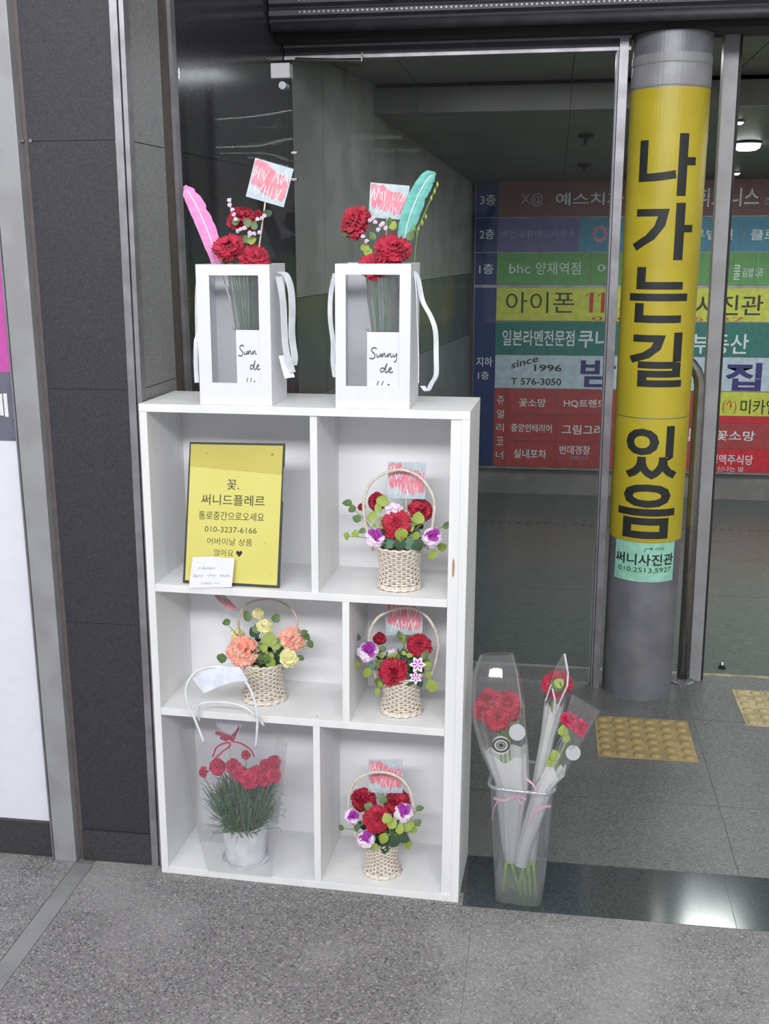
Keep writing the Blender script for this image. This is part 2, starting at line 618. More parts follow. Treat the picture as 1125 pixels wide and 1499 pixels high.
# tactile paving
dm = MB()
dm.lathe([(0.0175, 0.0), (0.0165, 0.003), (0.012, 0.005), (0.0, 0.0053)], n=12)
dome_me = {}
for nm_, mt_ in (('a', M_TACT), ('b', M_TACT2), ('c', mat('worn_stud', (88, 80, 74), 0.7))):
    dome_me[nm_] = dm.mesh('dome', mt_, smooth=True)
for k, (x0, y0, mt_, nm_) in enumerate(((1.112, 0.797, M_TACT, 'a'), (1.60, 1.085, M_TACT2, 'b'), (1.905, 1.085, M_TACT2, 'b'))):
    t = obj('tactile_paver', MB().box((x0, y0, -0.0012), (x0 + 0.302, y0 + 0.295, 0.002)), mt_, fl, bevel=0.001,
            label='worn yellow tactile paver' if k == 0 else 'pale yellow tactile paver')
    for i in range(6):
        for j in range(6):
            inst('dome', dome_me[nm_], t, (x0 + 0.026 + i * 0.05, y0 + 0.024 + j * 0.0495, 0.002))
# strip of warning studs far back, in front of the sign
for i in range(44):
    inst('dome', dome_me['c'], fl, (0.60 + i * 0.05, 3.62, 0.0), label='worn warning stud')

# ---- pillar at the left, its granite slabs, steel trims, base
def lean(X, z):
    return X + 0.0115 * z


wl = struct('wall_left', MB().prism([(-0.24, 0.035, 0), (-0.03, 0.035, 0), (-0.01, 0.035, 2.9), (-0.24, 0.035, 2.9)], (0, 1.32, 0)), M_JOINT)
obj('wall_core', MB().box((-3.2, 0.0605, 0), (-0.2401, 1.3, 2.9)), M_BACKW, wl)
zs = [0.0, 0.086, 0.646, 1.215, 1.757, 2.32, 2.9]
for i in range(6):
    a, b = zs[i] + 0.0005, zs[i + 1] - 0.0005
    x0, x1a, x1b = -0.218, lean(-0.036, a), lean(-0.036, b)
    y = 0.026 if i == 0 else 0.032
    obj('granite_slab', MB().prism([(x0, y, a), (x1a, y, a), (x1b, y, b), (x0, y, b)], (0, 0.0345 - y, 0)), M_BASE if i == 0 else M_PILLAR, wl, bevel=0.0004)
    if i > 0:
        pass
for k, (xa, xb, yy) in enumerate(((-0.035, -0.0175, 0.024), (-0.0155, -0.0045, 0.028))):
    q = [(lean(xa, 0.0), yy, 0.0), (lean(xb, 0), yy, 0.0), (lean(xb, 2.9), yy, 2.9), (lean(xa, 2.9), yy, 2.9)]
    obj('corner_trim', MB().prism(q, (0, 0.03, 0)), M_FRAME, wl, bevel=0.001)
obj('dark_trim', MB().box((-0.2315, 0.034, 0.0), (-0.2195, 0.07, 2.9)), mat('brown_seal', (92, 84, 84), 0.6), wl)
fr = obj('poster_frame', MB().box((-0.292, 0.014, 0.0), (-0.2335, 0.062, 2.9)), M_STEEL_P, wl, bevel=0.002, label='broad light steel frame post')
obj('poster_frame_edge', MB().box((-0.2965, 0.012, 0.0), (-0.2925, 0.06, 2.9)), M_STEEL, wl)
for zb in (0.09,):
    pass
for (px_, py_) in ((33, 206), (45, 206), (171, 207)):
    q_ = at(px_, py_, 0.030)
    obj('joint_pin', MB().box((q_.x - 0.003, 0.028, q_.z - 0.003), (q_.x + 0.003, 0.033, q_.z + 0.003)), M_CHROME, wl)
# panel left of the frame
pl = thing('wall_poster', 'large white wall panel with a magenta block, cut off by the left edge', 'poster', (-1.1, 0.045, 0.10))
obj('white_board', MB().box((-1.9, 0.036, 0.098), (-0.2970, 0.056, 2.9)), M_WHITEP, pl)
zA = at(0, 645, 0.034).z; zB = at(12, 545, 0.034).z
obj('grey_block', MB().box((-1.9, 0.0345, zA), (-0.2975, 0.0359, zB)), M_PGREY, pl)
obj('magenta_block', MB().box((-1.9, 0.0345, zB + 0.0003), (-0.2975, 0.0359, 2.2)), M_MAGENTA, pl)
lt = MB()
a_ = at(0, 608, 0.034); b_ = at(8, 576, 0.034)
zc0, zc1 = at(6, 610, 0.034).z, at(6, 576, 0.034).z
write(lt, '세', lambda u, v: Vector((u, 0.0339, v)), at(11, 590, 0.034).x - 0.054, at(11, 590, 0.034).x, zc0, zc1, 0.03)
obj('lettering', lt, M_WHITE, pl, rn=False)
sk = struct('baseboard_left', MB().box((-3.2, 0.028, 0.0), (-0.2970, 0.060, 0.097)), M_BASE, bevel=0.001)

# ---- side wall receding from the pillar to the partition
def swx(Y, z=1.2):                       # its face
    return 0.004 + 0.0115 * min(z, 1.0) * 0 + (Y - 0.06) * (0.052 - 0.004) / 1.36


def sidebox(Ya, Yb, za, zb, th=0.03, out=0.0):
    xa, xb = swx(Ya) + out, swx(Yb) + out
    return MB().prism([(xa, Ya, za), (xb, Yb, za), (xb, Yb, zb), (xa, Ya, zb)], (-th, 0, 0))


wr = struct('wall_side', sidebox(0.075, 1.44, 0.0, 2.9, 0.03, -0.012), M_JOINT)
zz = [0.0, 0.646, 1.215, 1.757, 2.32, 2.9]
for i in range(5):
    obj('granite_slab', sidebox(0.062, 0.262, zz[i] + 0.001, zz[i + 1] - 0.001, 0.011), M_SIDE, wr)
    obj('polished_slab', sidebox(0.372, 1.10, zz[i] + 0.001, zz[i + 1] - 0.001, 0.011), M_DGRAN, wr)
    obj('polished_slab', sidebox(1.102, 1.43, zz[i] + 0.001, zz[i + 1] - 0.001, 0.011), M_DGRAN, wr)
obj('guide_channel', sidebox(0.264, 0.332, 0.0, 2.9, 0.012, -0.006), mat('brown_channel', (88, 80, 76), 0.6), wr)
obj('guide_rail', sidebox(0.334, 0.362, 0.0, 2.9, 0.03, 0.003), M_FRAME, wr, label='narrow dull metal guide rail')

# ---- partition: header, mullion, posts, glass, closer
YP = 1.33
d1 = bpy.data.objects.new('door_1', None); col.objects.link(d1); d1.location = (0.6, YP, 0); WL[d1] = Vector((0.6, YP, 0)); d1['kind'] = 'structure'
zt = at(905, 74, YP).z
zl = at(700, 80, YP).z
obj('header_rail', MB().box((swx(1.33) + 0.002, YP, zt), (1.145, YP + 0.05, zt + 0.012)), M_FRAME, d1, bevel=0.001)
obj('header_channel', MB().box((swx(1.33) + 0.002, YP + 0.006, zt + 0.0125), (1.145, YP + 0.05, zt + 0.034)), M_DARKP, d1)
obj('header_lip', MB().box((swx(1.33) + 0.002, YP - 0.01, zt + 0.0345), (1.145, YP + 0.05, zt + 0.06)), M_STEEL_D, d1, bevel=0.001)
def upright(x0, x1, yb, x2, x3, yt, Y, dep, ztop, zbot=0.0):
    """slightly leaning upright: its foot between pixels x0, x1 and its head between x2, x3, both in the plane Y"""
    a, b = at(x0, yb, Y), at(x1, yb, Y)
    c, d = at(x2, yt, Y), at(x3, yt, Y)
    L = lambda p, q, z: Vector((p.x + (q.x - p.x) * (z - p.z) / (q.z - p.z), Y, z))
    return MB().prism([L(a, c, zbot), L(b, d, zbot), L(b, d, ztop), L(a, c, ztop)], (0, dep, 0))


obj('mullion', upright(863.5, 866.5, 1000, 902, 905.5, 80, YP, 0.05, zt), M_STEEL_D, d1, bevel=0.001)
obj('mullion', upright(867, 876.5, 1000, 906, 920, 80, YP - 0.008, 0.055, zt + 0.055), M_FRAME, d1, bevel=0.001)
obj('glass_pane', MB().box((swx(1.33) + 0.004, YP + 0.02, 0.012), (1.100, YP + 0.024, zt)), M_GLASS, d1)
a_ = at(432, 86, YP - 0.03); b_ = at(529, 88, YP - 0.03); c_ = at(529, 77, YP - 0.03)
obj('closer_arm', MB().tube([a_, b_, c_], 0.004, 8), M_CHROME, d1)
tp = struct('trim_1', upright(1008, 1025, 997, 1060, 1083, 60, 1.44, 0.05, 2.45), M_STEEL_P, bevel=0.002)
obj('seal', upright(1025.5, 1028, 997, 1083.5, 1087, 60, 1.455, 0.03, 2.45), M_LINE, tp)
# fixed glass beside the door, near the shelf
YG = 0.345
xg0, xg1 = swx(0.345) + 0.012, at(430, 300, YG).x
zg1 = at(420, 92, YG).z
g_ = struct('window_1', MB().box((xg0, YG, 0.004), (xg1, YG + 0.008, zg1)), M_GLASSW)
pf = at(412, 105, YG)
obj('patch_fitting', MB().box((pf.x - 0.024, YG - 0.012, pf.z - 0.016), (xg1, YG + 0.020, pf.z + 0.018)), M_STEEL_P, g_, bevel=0.002, label='light metal patch fitting')
pk = at(415, 126, YG)
obj('fitting_knob', MB().tube([(pk.x, YG - 0.014, pk.z), (pk.x, YG + 0.022, pk.z)], 0.009, 14), M_STEEL_D, g_)
for py_ in (224, 263):
    pc = at(431, py_, YG)
    obj('edge_glint', MB().box((pc.x - 0.008, YG - 0.003, pc.z - 0.003), (pc.x + 0.006, YG + 0.011, pc.z + 0.003)), M_CHROME, g_, bevel=0.001)  # tiny bright blocks stand in for tube reflections on the glass edge
obj('floor_bracket', MB().box((xg1 - 0.05, YG - 0.01, 0.0), (xg1, YG + 0.018, 0.035)), M_STEEL_P, g_)
# shutter box above
zq = at(660, 40, 1.17).z
sb = thing('shutter_box', 'dark ribbed roller shutter box above the glass partition', 'shutter', (2.2, 1.2, zq))
obj('housing', MB().box((swx(1.2) + 0.004, 1.16, zq + 0.025), (4.4, 1.36, 2.9)), M_LINE, sb)
obj('lip_tube', MB().tube([(swx(1.2) + 0.01, 1.165, zq + 0.014), (4.4, 1.165, zq + 0.014)], 0.016, 12), M_DARKP, sb, smooth=True)
obj('back_lip', MB().box((swx(1.2) + 0.004, 1.24, zq - 0.012), (4.4, 1.36, zq + 0.024)), M_LINE, sb)
for k in range(7):
    z0 = zq + 0.036 + k * 0.034
    obj('slat', MB().prism([(swx(1.2) + 0.006, 1.159, z0), (swx(1.2) + 0.006, 1.146, z0 + 0.008), (swx(1.2) + 0.006, 1.146, z0 + 0.022), (swx(1.2) + 0.006, 1.159, z0 + 0.030)], (4.4 - swx(1.2) - 0.006, 0, 0)), M_DARKP, sb)
mb = MB()
for i in range(290):
    x = swx(1.2) + 0.10 + i * 0.0148
    for k in range(2):
        mb.box((x, 1.1445, zq + 0.050 + k * 0.034), (x + 0.005, 1.1462, zq + 0.0545 + k * 0.034))
obj('rivets', mb, M_FRAME, sb, kind='stuff', rn=False)
# wall over the partition
struct('wall_upper', MB().box((0.02, 1.37, zt + 0.062), (4.6, 1.5, 2.9)), M_DARKP)

# ---- passage behind
A2, B2 = Vector((0.048, 1.40)), Vector((0.452, 4.36))


def pw(t, z, out=0.0):
    p = A2 + (B2 - A2) * t
    n = Vector((B2.y - A2.y, -(B2.x - A2.x))).normalized()
    return Vector((p.x + n.x * out, p.y + n.y * out, z))


wp = struct('wall_passage', MB().prism([pw(0, 0, -0.012), pw(1, 0, -0.012), pw(1, 2.5, -0.012), pw(0, 2.5, -0.012)], (-0.12, 0, 0)), M_LINE)
nP = 9
for i in range(nP):
    ta, tb = i / nP + 0.0006, (i + 1) / nP - 0.0006
    for za, zb, mt_, nm_ in ((1.352, 2.40, M_WALLP, 'wall_panel'), (0.99, 1.350, M_SIGNREFL, 'reflection_panel'), (0.0, 0.988, M_DADO2, 'base_panel')):
        if nm_ == 'reflection_panel':
            zl0 = 1.14 - 0.22 * min(1, i / 6); zl1 = 1.14 - 0.22 * min(1, (i + 1) / 6)
        q = [pw(ta, za), pw(tb, za), pw(tb, zb), pw(ta, zb)]
        obj(nm_, MB().prism(q, (-0.012, 0.0016, 0)), mt_, wp)
wb = struct('wall_back', MB().box((0.30, 4.36, 0.0), (4.6, 4.5, 2.5)), M_BACKW)
struct('wall_right', MB().box((4.5, 1.37, 0.0), (4.6, 4.5, 2.9)), M_BACKW)
# ceiling: a higher part, a step, a lower part sloping gently away
ce = struct('ceiling', MB().box((-0.2, 1.5, 2.5), (4.6, 4.6, 2.6)), M_LINE)
def zup(Y): return 2.20 + (Y - 2.0) * 0.0
YS = 2.36
def zlo(Y): return 2.055 - (Y - YS) * (2.055 - 1.872) / (4.34 - YS)
cxs = [-0.1, 0.36, 0.98, 1.60, 2.22, 2.84, 3.46, 4.5]
for i in range(len(cxs) - 1):
    for (ya, yb) in ((1.50, 2.10), (2.102, YS)):
        obj('ceiling_panel', MB().box((cxs[i] + 0.002, ya, 2.165), (cxs[i + 1] - 0.002, yb, 2.195)), M_CEIL, ce)
    obj('step_face', MB().box((cxs[i] + 0.001, YS + 0.003, 2.052), (cxs[i + 1] - 0.001, YS + 0.03, 2.150)), M_CEIL, ce)
    for (ya, yb) in ((YS + 0.031, 3.3), (3.302, 4.36)):
        za, zb = zlo(ya), zlo(yb)
        obj('ceiling_panel', MB().prism([(cxs[i] + 0.001, ya, za), (cxs[i + 1] - 0.001, ya, za), (cxs[i + 1] - 0.001, yb, zb), (cxs[i] + 0.001, yb, zb)], (0, 0, 0.03)), M_CEIL, ce)


def onceil(px, py):                      # pixel on the lower ceiling
    k = (2.055 - 1.872) / (4.34 - YS)
    d = ray(px, py)
    t_ = (2.055 + k * YS - CAM.z - k * CAM.y) / (d.z + k * d.y)
    return CAM + d * t_


for k, (px, py, lb) in enumerate(((857, 204, 'dark ceiling sprinkler, nearer of the two above the directory sign'), (855, 247, 'dark ceiling sprinkler, farther one close above the directory sign'))):
    p = onceil(px, py - 6)
    t = thing('sprinkler', lb, 'sprinkler', p, 'ceiling sprinklers')
    s_ = 1.0
    obj('escutcheon', MB().lathe([(0.0, 0.0), (0.038, 0.0), (0.034, -0.010), (0.012, -0.014), (0.0, -0.014)], p, 16), M_LINE, t)
    obj('stem', MB().tube([p + Vector((0, 0, -0.012)), p + Vector((0, 0, -0.040))], 0.007, 8), M_LINE, t)
    obj('deflector', MB().lathe([(0.0, -0.038), (0.02, -0.038), (0.02, -0.042), (0.0, -0.042)], p, 12), M_DARKP, t)
E_LAMP = emit('lamp_glow', (250, 255, 252), 6.0)
p = onceil(1093, 209)
t = thing('ceiling_lamp', 'round lit ceiling lamp beyond the right steel post', 'lamp', p)
obj('ring', MB().lathe([(0.0, -0.001), (0.066, -0.001), (0.066, -0.006), (0.0, -0.006)], p, 32), M_STEEL_P, t)
obj('diffuser', MB().lathe([(0.0, -0.0065), (0.062, -0.0065), (0.058, -0.024), (0.040, -0.034), (0.0, -0.038)], p, 32), E_LAMP, t, smooth=True)
for (px, py, lb) in ((1082, 177, 'tiny lit spot on the ceiling, nearer than the round lamp'), (1078, 252, 'tiny lit spot on the ceiling, beyond the round lamp')):
    p = onceil(px, py)
    t = thing('spot_lamp', lb, 'lamp', p, 'small ceiling spots')
    obj('ring', MB().lathe([(0.0, 0.0), (0.022, 0.0), (0.022, -0.006), (0.0, -0.006)], p, 16), M_STEEL_P, t)
    obj('diffuser', MB().lathe([(0.0, -0.0065), (0.017, -0.0065), (0.010, -0.014), (0.0, -0.016)], p, 16), E_LAMP, t)

# ================================================================== STEEL COLUMN WITH THE YELLOW WRAP
CB0 = atz(931, 997); CC = Vector((at(931, 997, 1.35).x, 1.352, 0)); CRD = 0.119
KC = (at(981, 130, 1.352).x - CC.x) / at(981, 130, 1.352).z      # its small lean
def lean_lathe(prof, n):
    mb = MB().lathe(prof, CC, n)
    mb.v = [Vector((p.x + KC * p.z, p.y, p.z)) for p in mb.v]
    return mb


cl = thing('steel_column', 'round steel column wrapped in a yellow sheet with black Korean lettering', 'column', CC)
obj('pipe', lean_lathe([(0, 0), (CRD, 0), (CRD, zq - 0.013), (0, zq - 0.013)], 64), M_STEEL_D, cl, smooth=False)


def zcol(py, px=960):                    # height of a pixel on the column's near side
    return at(px, py, CC.y - CRD * 0.99).z


for (za, zb) in ((zcol(795), zcol(614)), (zcol(612.5), zcol(127))):
    obj('yellow_wrap', lean_lathe([(CRD, za), (CRD + 0.0015, za), (CRD + 0.0015, zb), (CRD, zb)], 64), M_YELW, cl)
for (za, zb) in ((zcol(125), zcol(92)), (zcol(91), zcol(76))):
    obj('tape_band', lean_lathe([(CRD, za), (CRD + 0.002, za + 0.004), (CRD + 0.0025, (za + zb) / 2), (CRD + 0.001, zb), (CRD, zb)], 48), M_STEEL_P, cl, label='grey tape band')
zf = math.atan2(CAM.x - CC.x, -(CAM.y - CC.y))      # angle facing the visitor


def colmap(u, z, r=CRD + 0.0022):        # u: arc length from the facing line
    a = u / CRD + (-zf * -1.0)
    a = u / CRD + zf
    return Vector((CC.x + KC * z + r * math.sin(a), CC.y - r * math.cos(a), z))


def wraptext(body, u0, u1, z0, z1, bold, mt_, parent, name='letter', r=CRD + 0.0022):
    vs, fs = glyphs(body, bold)
    bm = bmesh.new()
    bv = [bm.verts.new((u0 + (u1 - u0) * x, z0 + (z1 - z0) * y, 0)) for x, y in vs]
    for f_ in fs:
        try: bm.faces.new([bv[i] for i in f_])
        except ValueError: pass
    k = u0
    while k < u1:
        g = bm.verts[:] + bm.edges[:] + bm.faces[:]
        bmesh.ops.bisect_plane(bm, geom=g, plane_co=(k, 0, 0), plane_no=(1, 0, 0))
        k += 0.008
    mb = MB()
    bm.verts.ensure_lookup_table()
    mb.v = [colmap(v.co.x, v.co.y, r) for v in bm.verts]
    bm.verts.index_update()
    mb.f = [tuple(v.index for v in f_.verts) for f_ in bm.faces]
    mb.m = [0] * len(mb.f)
    bm.free()
    return obj(name, mb, mt_, parent, rn=False)


def ucol(px, py):                        # arc position of a pixel on the column
    d = ray(px, py)
    zk_ = at(px, py, CC.y - CRD).z
    CL = Vector((CC.x + KC * zk_, CC.y, 0))
    o = CAM - CL
    a = d.x * d.x + d.y * d.y; b = 2 * (o.x * d.x + o.y * d.y); c = o.x * o.x + o.y * o.y - (CRD + 0.002) ** 2
    t_ = (-b - math.sqrt(max(b * b - 4 * a * c, 0))) / (2 * a)
    P = CAM + d * t_
    return (math.atan2(P.x - CL.x, -(P.y - CC.y)) - zf) * CRD, P.z


for ch, x0, x1, y0, y1 in (('나', 936, 1017, 195, 287), ('가', 927, 1012, 297, 381), ('는', 922, 1005, 391, 473), ('길', 921, 998, 487, 567),
                           ('있', 916, 991, 624, 702), ('음', 905, 986, 709, 789)):
    ua, z1_ = ucol(x0, y0); ub, _ = ucol(x1, y0); _, z0_ = ucol((x0 + x1) / 2, y1); _, z1_ = ucol((x0 + x1) / 2, y0)
    uc, _ = ucol(x0, y1); ud, _ = ucol(x1, y1)
    wraptext(ch, (ua + uc) / 2 - 0.001, (ub + ud) / 2 + 0.001, z0_, z1_, 0.028, M_INK, cl)
nt_ = thing('mint_notice', 'mint green paper notice taped to the column under the yellow wrap', 'notice', colmap(0, zcol(850)))
U = lambda px, py: ucol(px, py)[0]
Zc = lambda px, py: ucol(px, py)[1]
def colgrid(x0, x1, ztop, zbot, r, n=12):
    mb = MB()
    vs = [];
    for i in range(n + 1):
        u = x0 + (x1 - x0) * i / n
        vs += [colmap(u, zbot, r), colmap(u, ztop, r), colmap(u, zbot, r + 0.0006), colmap(u, ztop, r + 0.0006)]
    fs = []
    for i in range(n):
        a = i * 4; b = a + 4
        fs += [(a, b, b + 1, a + 1), (a + 2, a + 3, b + 3, b + 2), (a, a + 2, b + 2, b), (a + 1, b + 1, b + 3, a + 3)]
    return mb.add(vs, fs)
u0, u1 = U(900, 830), U(984, 830)
zt_, zb_ = Zc(945, 795), Zc(940, 852)
obj('tape_strip', colgrid(U(891, 798), U(905, 798), Zc(900, 794), Zc(900, 805), CRD + 0.002), M_TAPE, nt_)
obj('tape_strip', colgrid(U(980, 820), U(989, 820), Zc(985, 796), Zc(985, 846), CRD + 0.0016), M_TAPE, nt_)
obj('paper', colgrid(u0, u1, zt_, zb_, CRD + 0.003), M_MINT, nt_)
wraptext('써니사진관', u0 + 0.004, u1 - 0.005, Zc(940, 828), Zc(940, 811), 0.02, M_INK, nt_, 'lettering', CRD + 0.0044)
wraptext('010.2513.5927', u0 + 0.018, u1 - 0.012, Zc(940, 838), Zc(940, 831), 0.0, M_INK, nt_, 'lettering', CRD + 0.0044)
mb = MB()
pr = lambda u, v: colmap(u, v, CRD + 0.0044)
ax, az = U(944, 803), Zc(944, 803)
stroke(mb, [(ax, az - 0.012), (ax, az), (ax + 0.018, az)], 0.0022, pr)
mb.add([pr(ax + 0.018, az + 0.004), pr(ax + 0.018, az - 0.004), pr(ax + 0.025, az)], [(0, 1, 2)])
obj('arrow', mb, M_INK, nt_, rn=False)
wraptext('사진관', ax + 0.030, ax + 0.062, az - 0.005, az + 0.004, 0.0, M_INK, nt_, 'lettering', CRD + 0.0044)

# handrail: an inverted steel U behind the column
YR = atz(997, 997).y
zt2 = at(1010, 512, YR).z; xr = at(998, 990, YR).x; xrt = at(1025, 545, YR).x; krl = (xrt - xr) / at(1025, 545, YR).z
hr = thing('handrail', 'polished steel pipe rail bent over at the top, right behind the yellow-wrapped column', 'handrail', (xr, YR, 0))
R_ = 0.105
pts = [(xr, YR, 0.0), (xr, YR, 0.6), (xr, YR, zt2 - R_ - 0.017)]
for k in range(1, 13):
    a = math.pi * k / 12
    pts.append((xr - R_ + R_ * math.cos(a), YR, zt2 - R_ - 0.017 + R_ * math.sin(a)))
pts.append((xr - 2 * R_, YR, 0.0))
pts = [(p[0] + krl * p[2], p[1], p[2]) for p in pts]
obj('pipe', MB().tube(pts, 0.019, 16), M_SATIN, hr, smooth=True)
for x in (xr, xr - 2 * R_):
    obj('flange', MB().lathe([(0.0, 0.0), (0.046, 0.0), (0.046, 0.006), (0.024, 0.014), (0.0, 0.014)], (x, YR, 0), 24), M_STEEL, hr, smooth=False)
p = atz(1056, 978)
db = thing('floor_bolt', 'small round metal door stop on the passage floor by the right post', 'door stop', p)
obj('stop_base', MB().lathe([(0, 0), (0.014, 0), (0.014, 0.006), (0, 0.006)], p, 16), M_LINE, db)
obj('stop_knob', MB().lathe([(0, 0.006), (0.008, 0.006), (0.010, 0.016), (0.006, 0.022), (0, 0.023)], p, 16), M_CHROME, db, smooth=True)

# ================================================================== DIRECTORY SIGN
YB = 4.33
def bx(px, py=450): return at(px, py, YB).x
def bz(py, px=760): return at(px, py, YB).z
ds = thing('directory_sign', 'large coloured building directory sign on the back wall of the passage', 'sign', (2.2, YB, bz(684)))
obj('sign_back', MB().box((bx(693), YB, bz(684) - 0.01), (4.3, YB + 0.03, bz(265) + 0.004)), M_FRAME, ds)
rows = [(265, 318), (318.6, 369), (369.6, 417), (421, 469.4), (470, 519), (519.6, 568), (568.6, 683)]
zr = [(bz(a), bz(b)) for a, b in rows]
MBLU = mat('sign_navy', (46, 56, 104), 0.5, rgb2=(42, 52, 96))
MBRN = mat('sign_brown', (112, 76, 74), 0.5); MPUR = mat('sign_violet', (100, 96, 142), 0.5)
MCYA = mat('sign_cyan', (70, 130, 156), 0.5); MGRN = mat('sign_green', (92, 146, 84), 0.5)
MYEL = mat('sign_yellow', (192, 196, 76), 0.5); MTEA = mat('sign_teal', (48, 112, 104), 0.5)
MPAL = mat('sign_pale', (176, 192, 202), 0.5); MRED = mat('sign_red', (160, 64, 64), 0.5); MRED2 = mat('sign_bright_red', (190, 40, 56), 0.5)
MLET = mat('sign_white_letters', (206, 214, 218), 0.5); MDIM = mat('sign_dim_letters', (150, 150, 160), 0.5)
MIND = mat('sign_indigo_letters', (60, 50, 112), 0.5); MBLK = mat('sign_black_letters', (44, 52, 40), 0.5); MRL = mat('sign_red_letters', (176, 60, 50), 0.5)


def split_letters(mb, n, a, b, tm, o):
    par = list(range(len(mb.v)))
    def fd(i):
        while par[i] != i: par[i] = par[par[i]]; i = par[i]
        return i
    for f_ in mb.f:
        for i in f_[1:]: par[fd(i)] = fd(f_[0])
    cx_ = {}
    for i, p in enumerate(mb.v): cx_.setdefault(fd(i), []).append(p.x)
    cell = {k: min(n - 1, max(0, int((sum(v) / len(v) - a) / (b - a) * n))) for k, v in cx_.items()}
    for k in range(n):
        m2 = MB(); mp_ = {}
        for i, p in enumerate(mb.v):
            if cell[fd(i)] == k: mp_[i] = len(m2.v); m2.v.append(p)
        for f_ in mb.f:
            if f_[0] in mp_: m2.f.append(tuple(mp_[i] for i in f_)); m2.m.append(0)
        if m2.f: obj('letter', m2, tm, o, rn=False)


def panel(x0, x1, z0, z1, mt_, texts=(), g=0.003):
    """panel of the sign with its print; texts: (body, material, x0, x1, z0, z1, bold)"""
    o = obj('sign_panel', MB().box((x0 + g / 2, YB - 0.006, z0 + g / 2), (x1 - g / 2, YB - 0.0002, z1 - g / 2)), mt_, ds)
    for (b_, tm, a, b, c, d, bo, *ro) in texts:
        mb = write(MB(), b_, lambda u, v: Vector((u, YB - 0.0072, v)), a, b, c, d, bo, 0, ro[0] if ro else 0)
        if (c - d) ** 2 > 0.0036 and bo >= 0 and ' ' not in b_ and len(b_) < 6:
            split_letters(mb, len(b_), a, b, tm, o)
        else:
            obj('lettering', mb, tm, o, rn=False, kind='stuff' if len(b_) > 8 else None)
    return o


X = lambda px: bx(px)
Zz = lambda py: bz(py)
nx0, nx1 = bx(694), bx(728, 350)
xl = [nx0, nx1]
navx1 = bx(726)
panel(nx0, navx1, zr[0][1], zr[0][0], MBLU, [('3층', MLET, X(700), X(722), Zz(300), Zz(284), 0.01)])
panel(nx0, navx1, zr[1][1], zr[1][0], MBLU, [('2층', MLET, X(700), X(721), Zz(350), Zz(335), 0.01)])
panel(nx0, navx1, zr[2][1], zr[2][0], MBLU, [('1층', MLET, X(700), X(721), Zz(401), Zz(386), 0.01)])
panel(nx0, navx1, zr[6][1], zr[3][0], MBLU, [('지하', MLET, X(698), X(722), Zz(537), Zz(523), 0.01), ('1층', MLET, X(701), X(717), Zz(556), Zz(544), 0.01)])
XE = 4.28
pr_x = lambda px, py: at(px, py, YB).x
panel(navx1, XE, zr[0][1], zr[0][0], MBRN, [('X@', MDIM, X(758), X(790), Zz(303), Zz(283), 0.01), ('예스치과', MLET, X(808), X(905), Zz(301), Zz(283), 0.01),
      ('휘트니스', MLET, X(1008), X(1098), Zz(305), Zz(278), 0.01), ('짐', MDIM, X(1104), X(1122), Zz(303), Zz(292), 0.0)])
panel(navx1, X(843), zr[1][1], zr[1][0], MPUR, [('비전공유예인사무소', MDIM, X(732), X(838), Zz(348), Zz(337), 0.0)])
o = panel(X(843), X(1078), zr[1][1], zr[1][0], MCYA, [('법무법인', MLET, X(985), X(1064), Zz(352), Zz(337), 0.01)])
fx, fz = X(873), Zz(343)
mb = MB()
for k in range(10):
    a = 2 * math.pi * k / 10
    c = (fx + 0.034 * math.cos(a), fz + 0.038 * math.sin(a))
    mb.add([Vector((c[0] + 0.012 * math.cos(j * 1.047), YB - 0.0074, c[1] + 0.012 * math.sin(j * 1.047))) for j in range(6)], [(0, 1, 2, 3, 4, 5)])
obj('flower_emblem', mb, mat('sign_pink', (190, 130, 150), 0.6), o, rn=False)
panel(X(1078), XE, zr[1][1], zr[1][0], MCYA, [('클로버', MLET, X(1090), X(1146), Zz(353), Zz(337), 0.02)])
panel(navx1, X(862), zr[2][1], zr[2][0], MGRN, [('bhc', MLET, X(744), X(774), Zz(400), Zz(386), 0.0), ('양재역점', MLET, X(782), X(847), Zz(402), Zz(384), 0.0)])
panel(X(862), X(1100), zr[2][1], zr[2][0], MGRN, [('에', MLET, X(872), X(892), Zz(400), Zz(386), 0.0), ('쿨', MLET, X(1069), X(1079), Zz(409), Zz(388), 0.0), ('김밥', MLET, X(1082), X(1098), Zz(405), Zz(392), 0.0)])
panel(X(1100), XE, zr[2][1], zr[2][0], MGRN, [('나라', MLET, X(1101), X(1112), Zz(407), Zz(392), 0.0)])
oy = panel(navx1, XE, zr[3][1], zr[3][0], MYEL, [('아이폰', MBLK, X(740), X(840), Zz(458), Zz(427), 0.0), 
      ('써니', MBLK, X(905), X(1000), Zz(460), Zz(429), 0.0), ('사진관', MBLK, X(1017), X(1116), Zz(460), Zz(431), 0.01), ('010.2513.5927', MRL, X(866), X(1090), Zz(468), Zz(463), 0)])
for xa in (851, 868):
    xq, w_ = X(xa), X(xa + 5.5) - X(xa)
    zt_1, zb_1 = Zz(428), Zz(457)
    m2 = MB()
    x2 = X(xa + 11)
    m2.add([Vector(p) for p in ((x2, YB - .0072, zb_1), (x2 + w_, YB - .0072, zb_1), (x2 + w_, YB - .0072, zt_1), (x2, YB - .0072, zt_1),
            (x2 - w_ * .9, YB - .0072, zt_1 - (zt_1 - zb_1) * .22), (x2 - w_ * .9, YB - .0072, zt_1 - (zt_1 - zb_1) * .10))], [(0, 1, 2, 3), (3, 5, 4)])
    obj('numeral', m2, MRL, oy, rn=False)
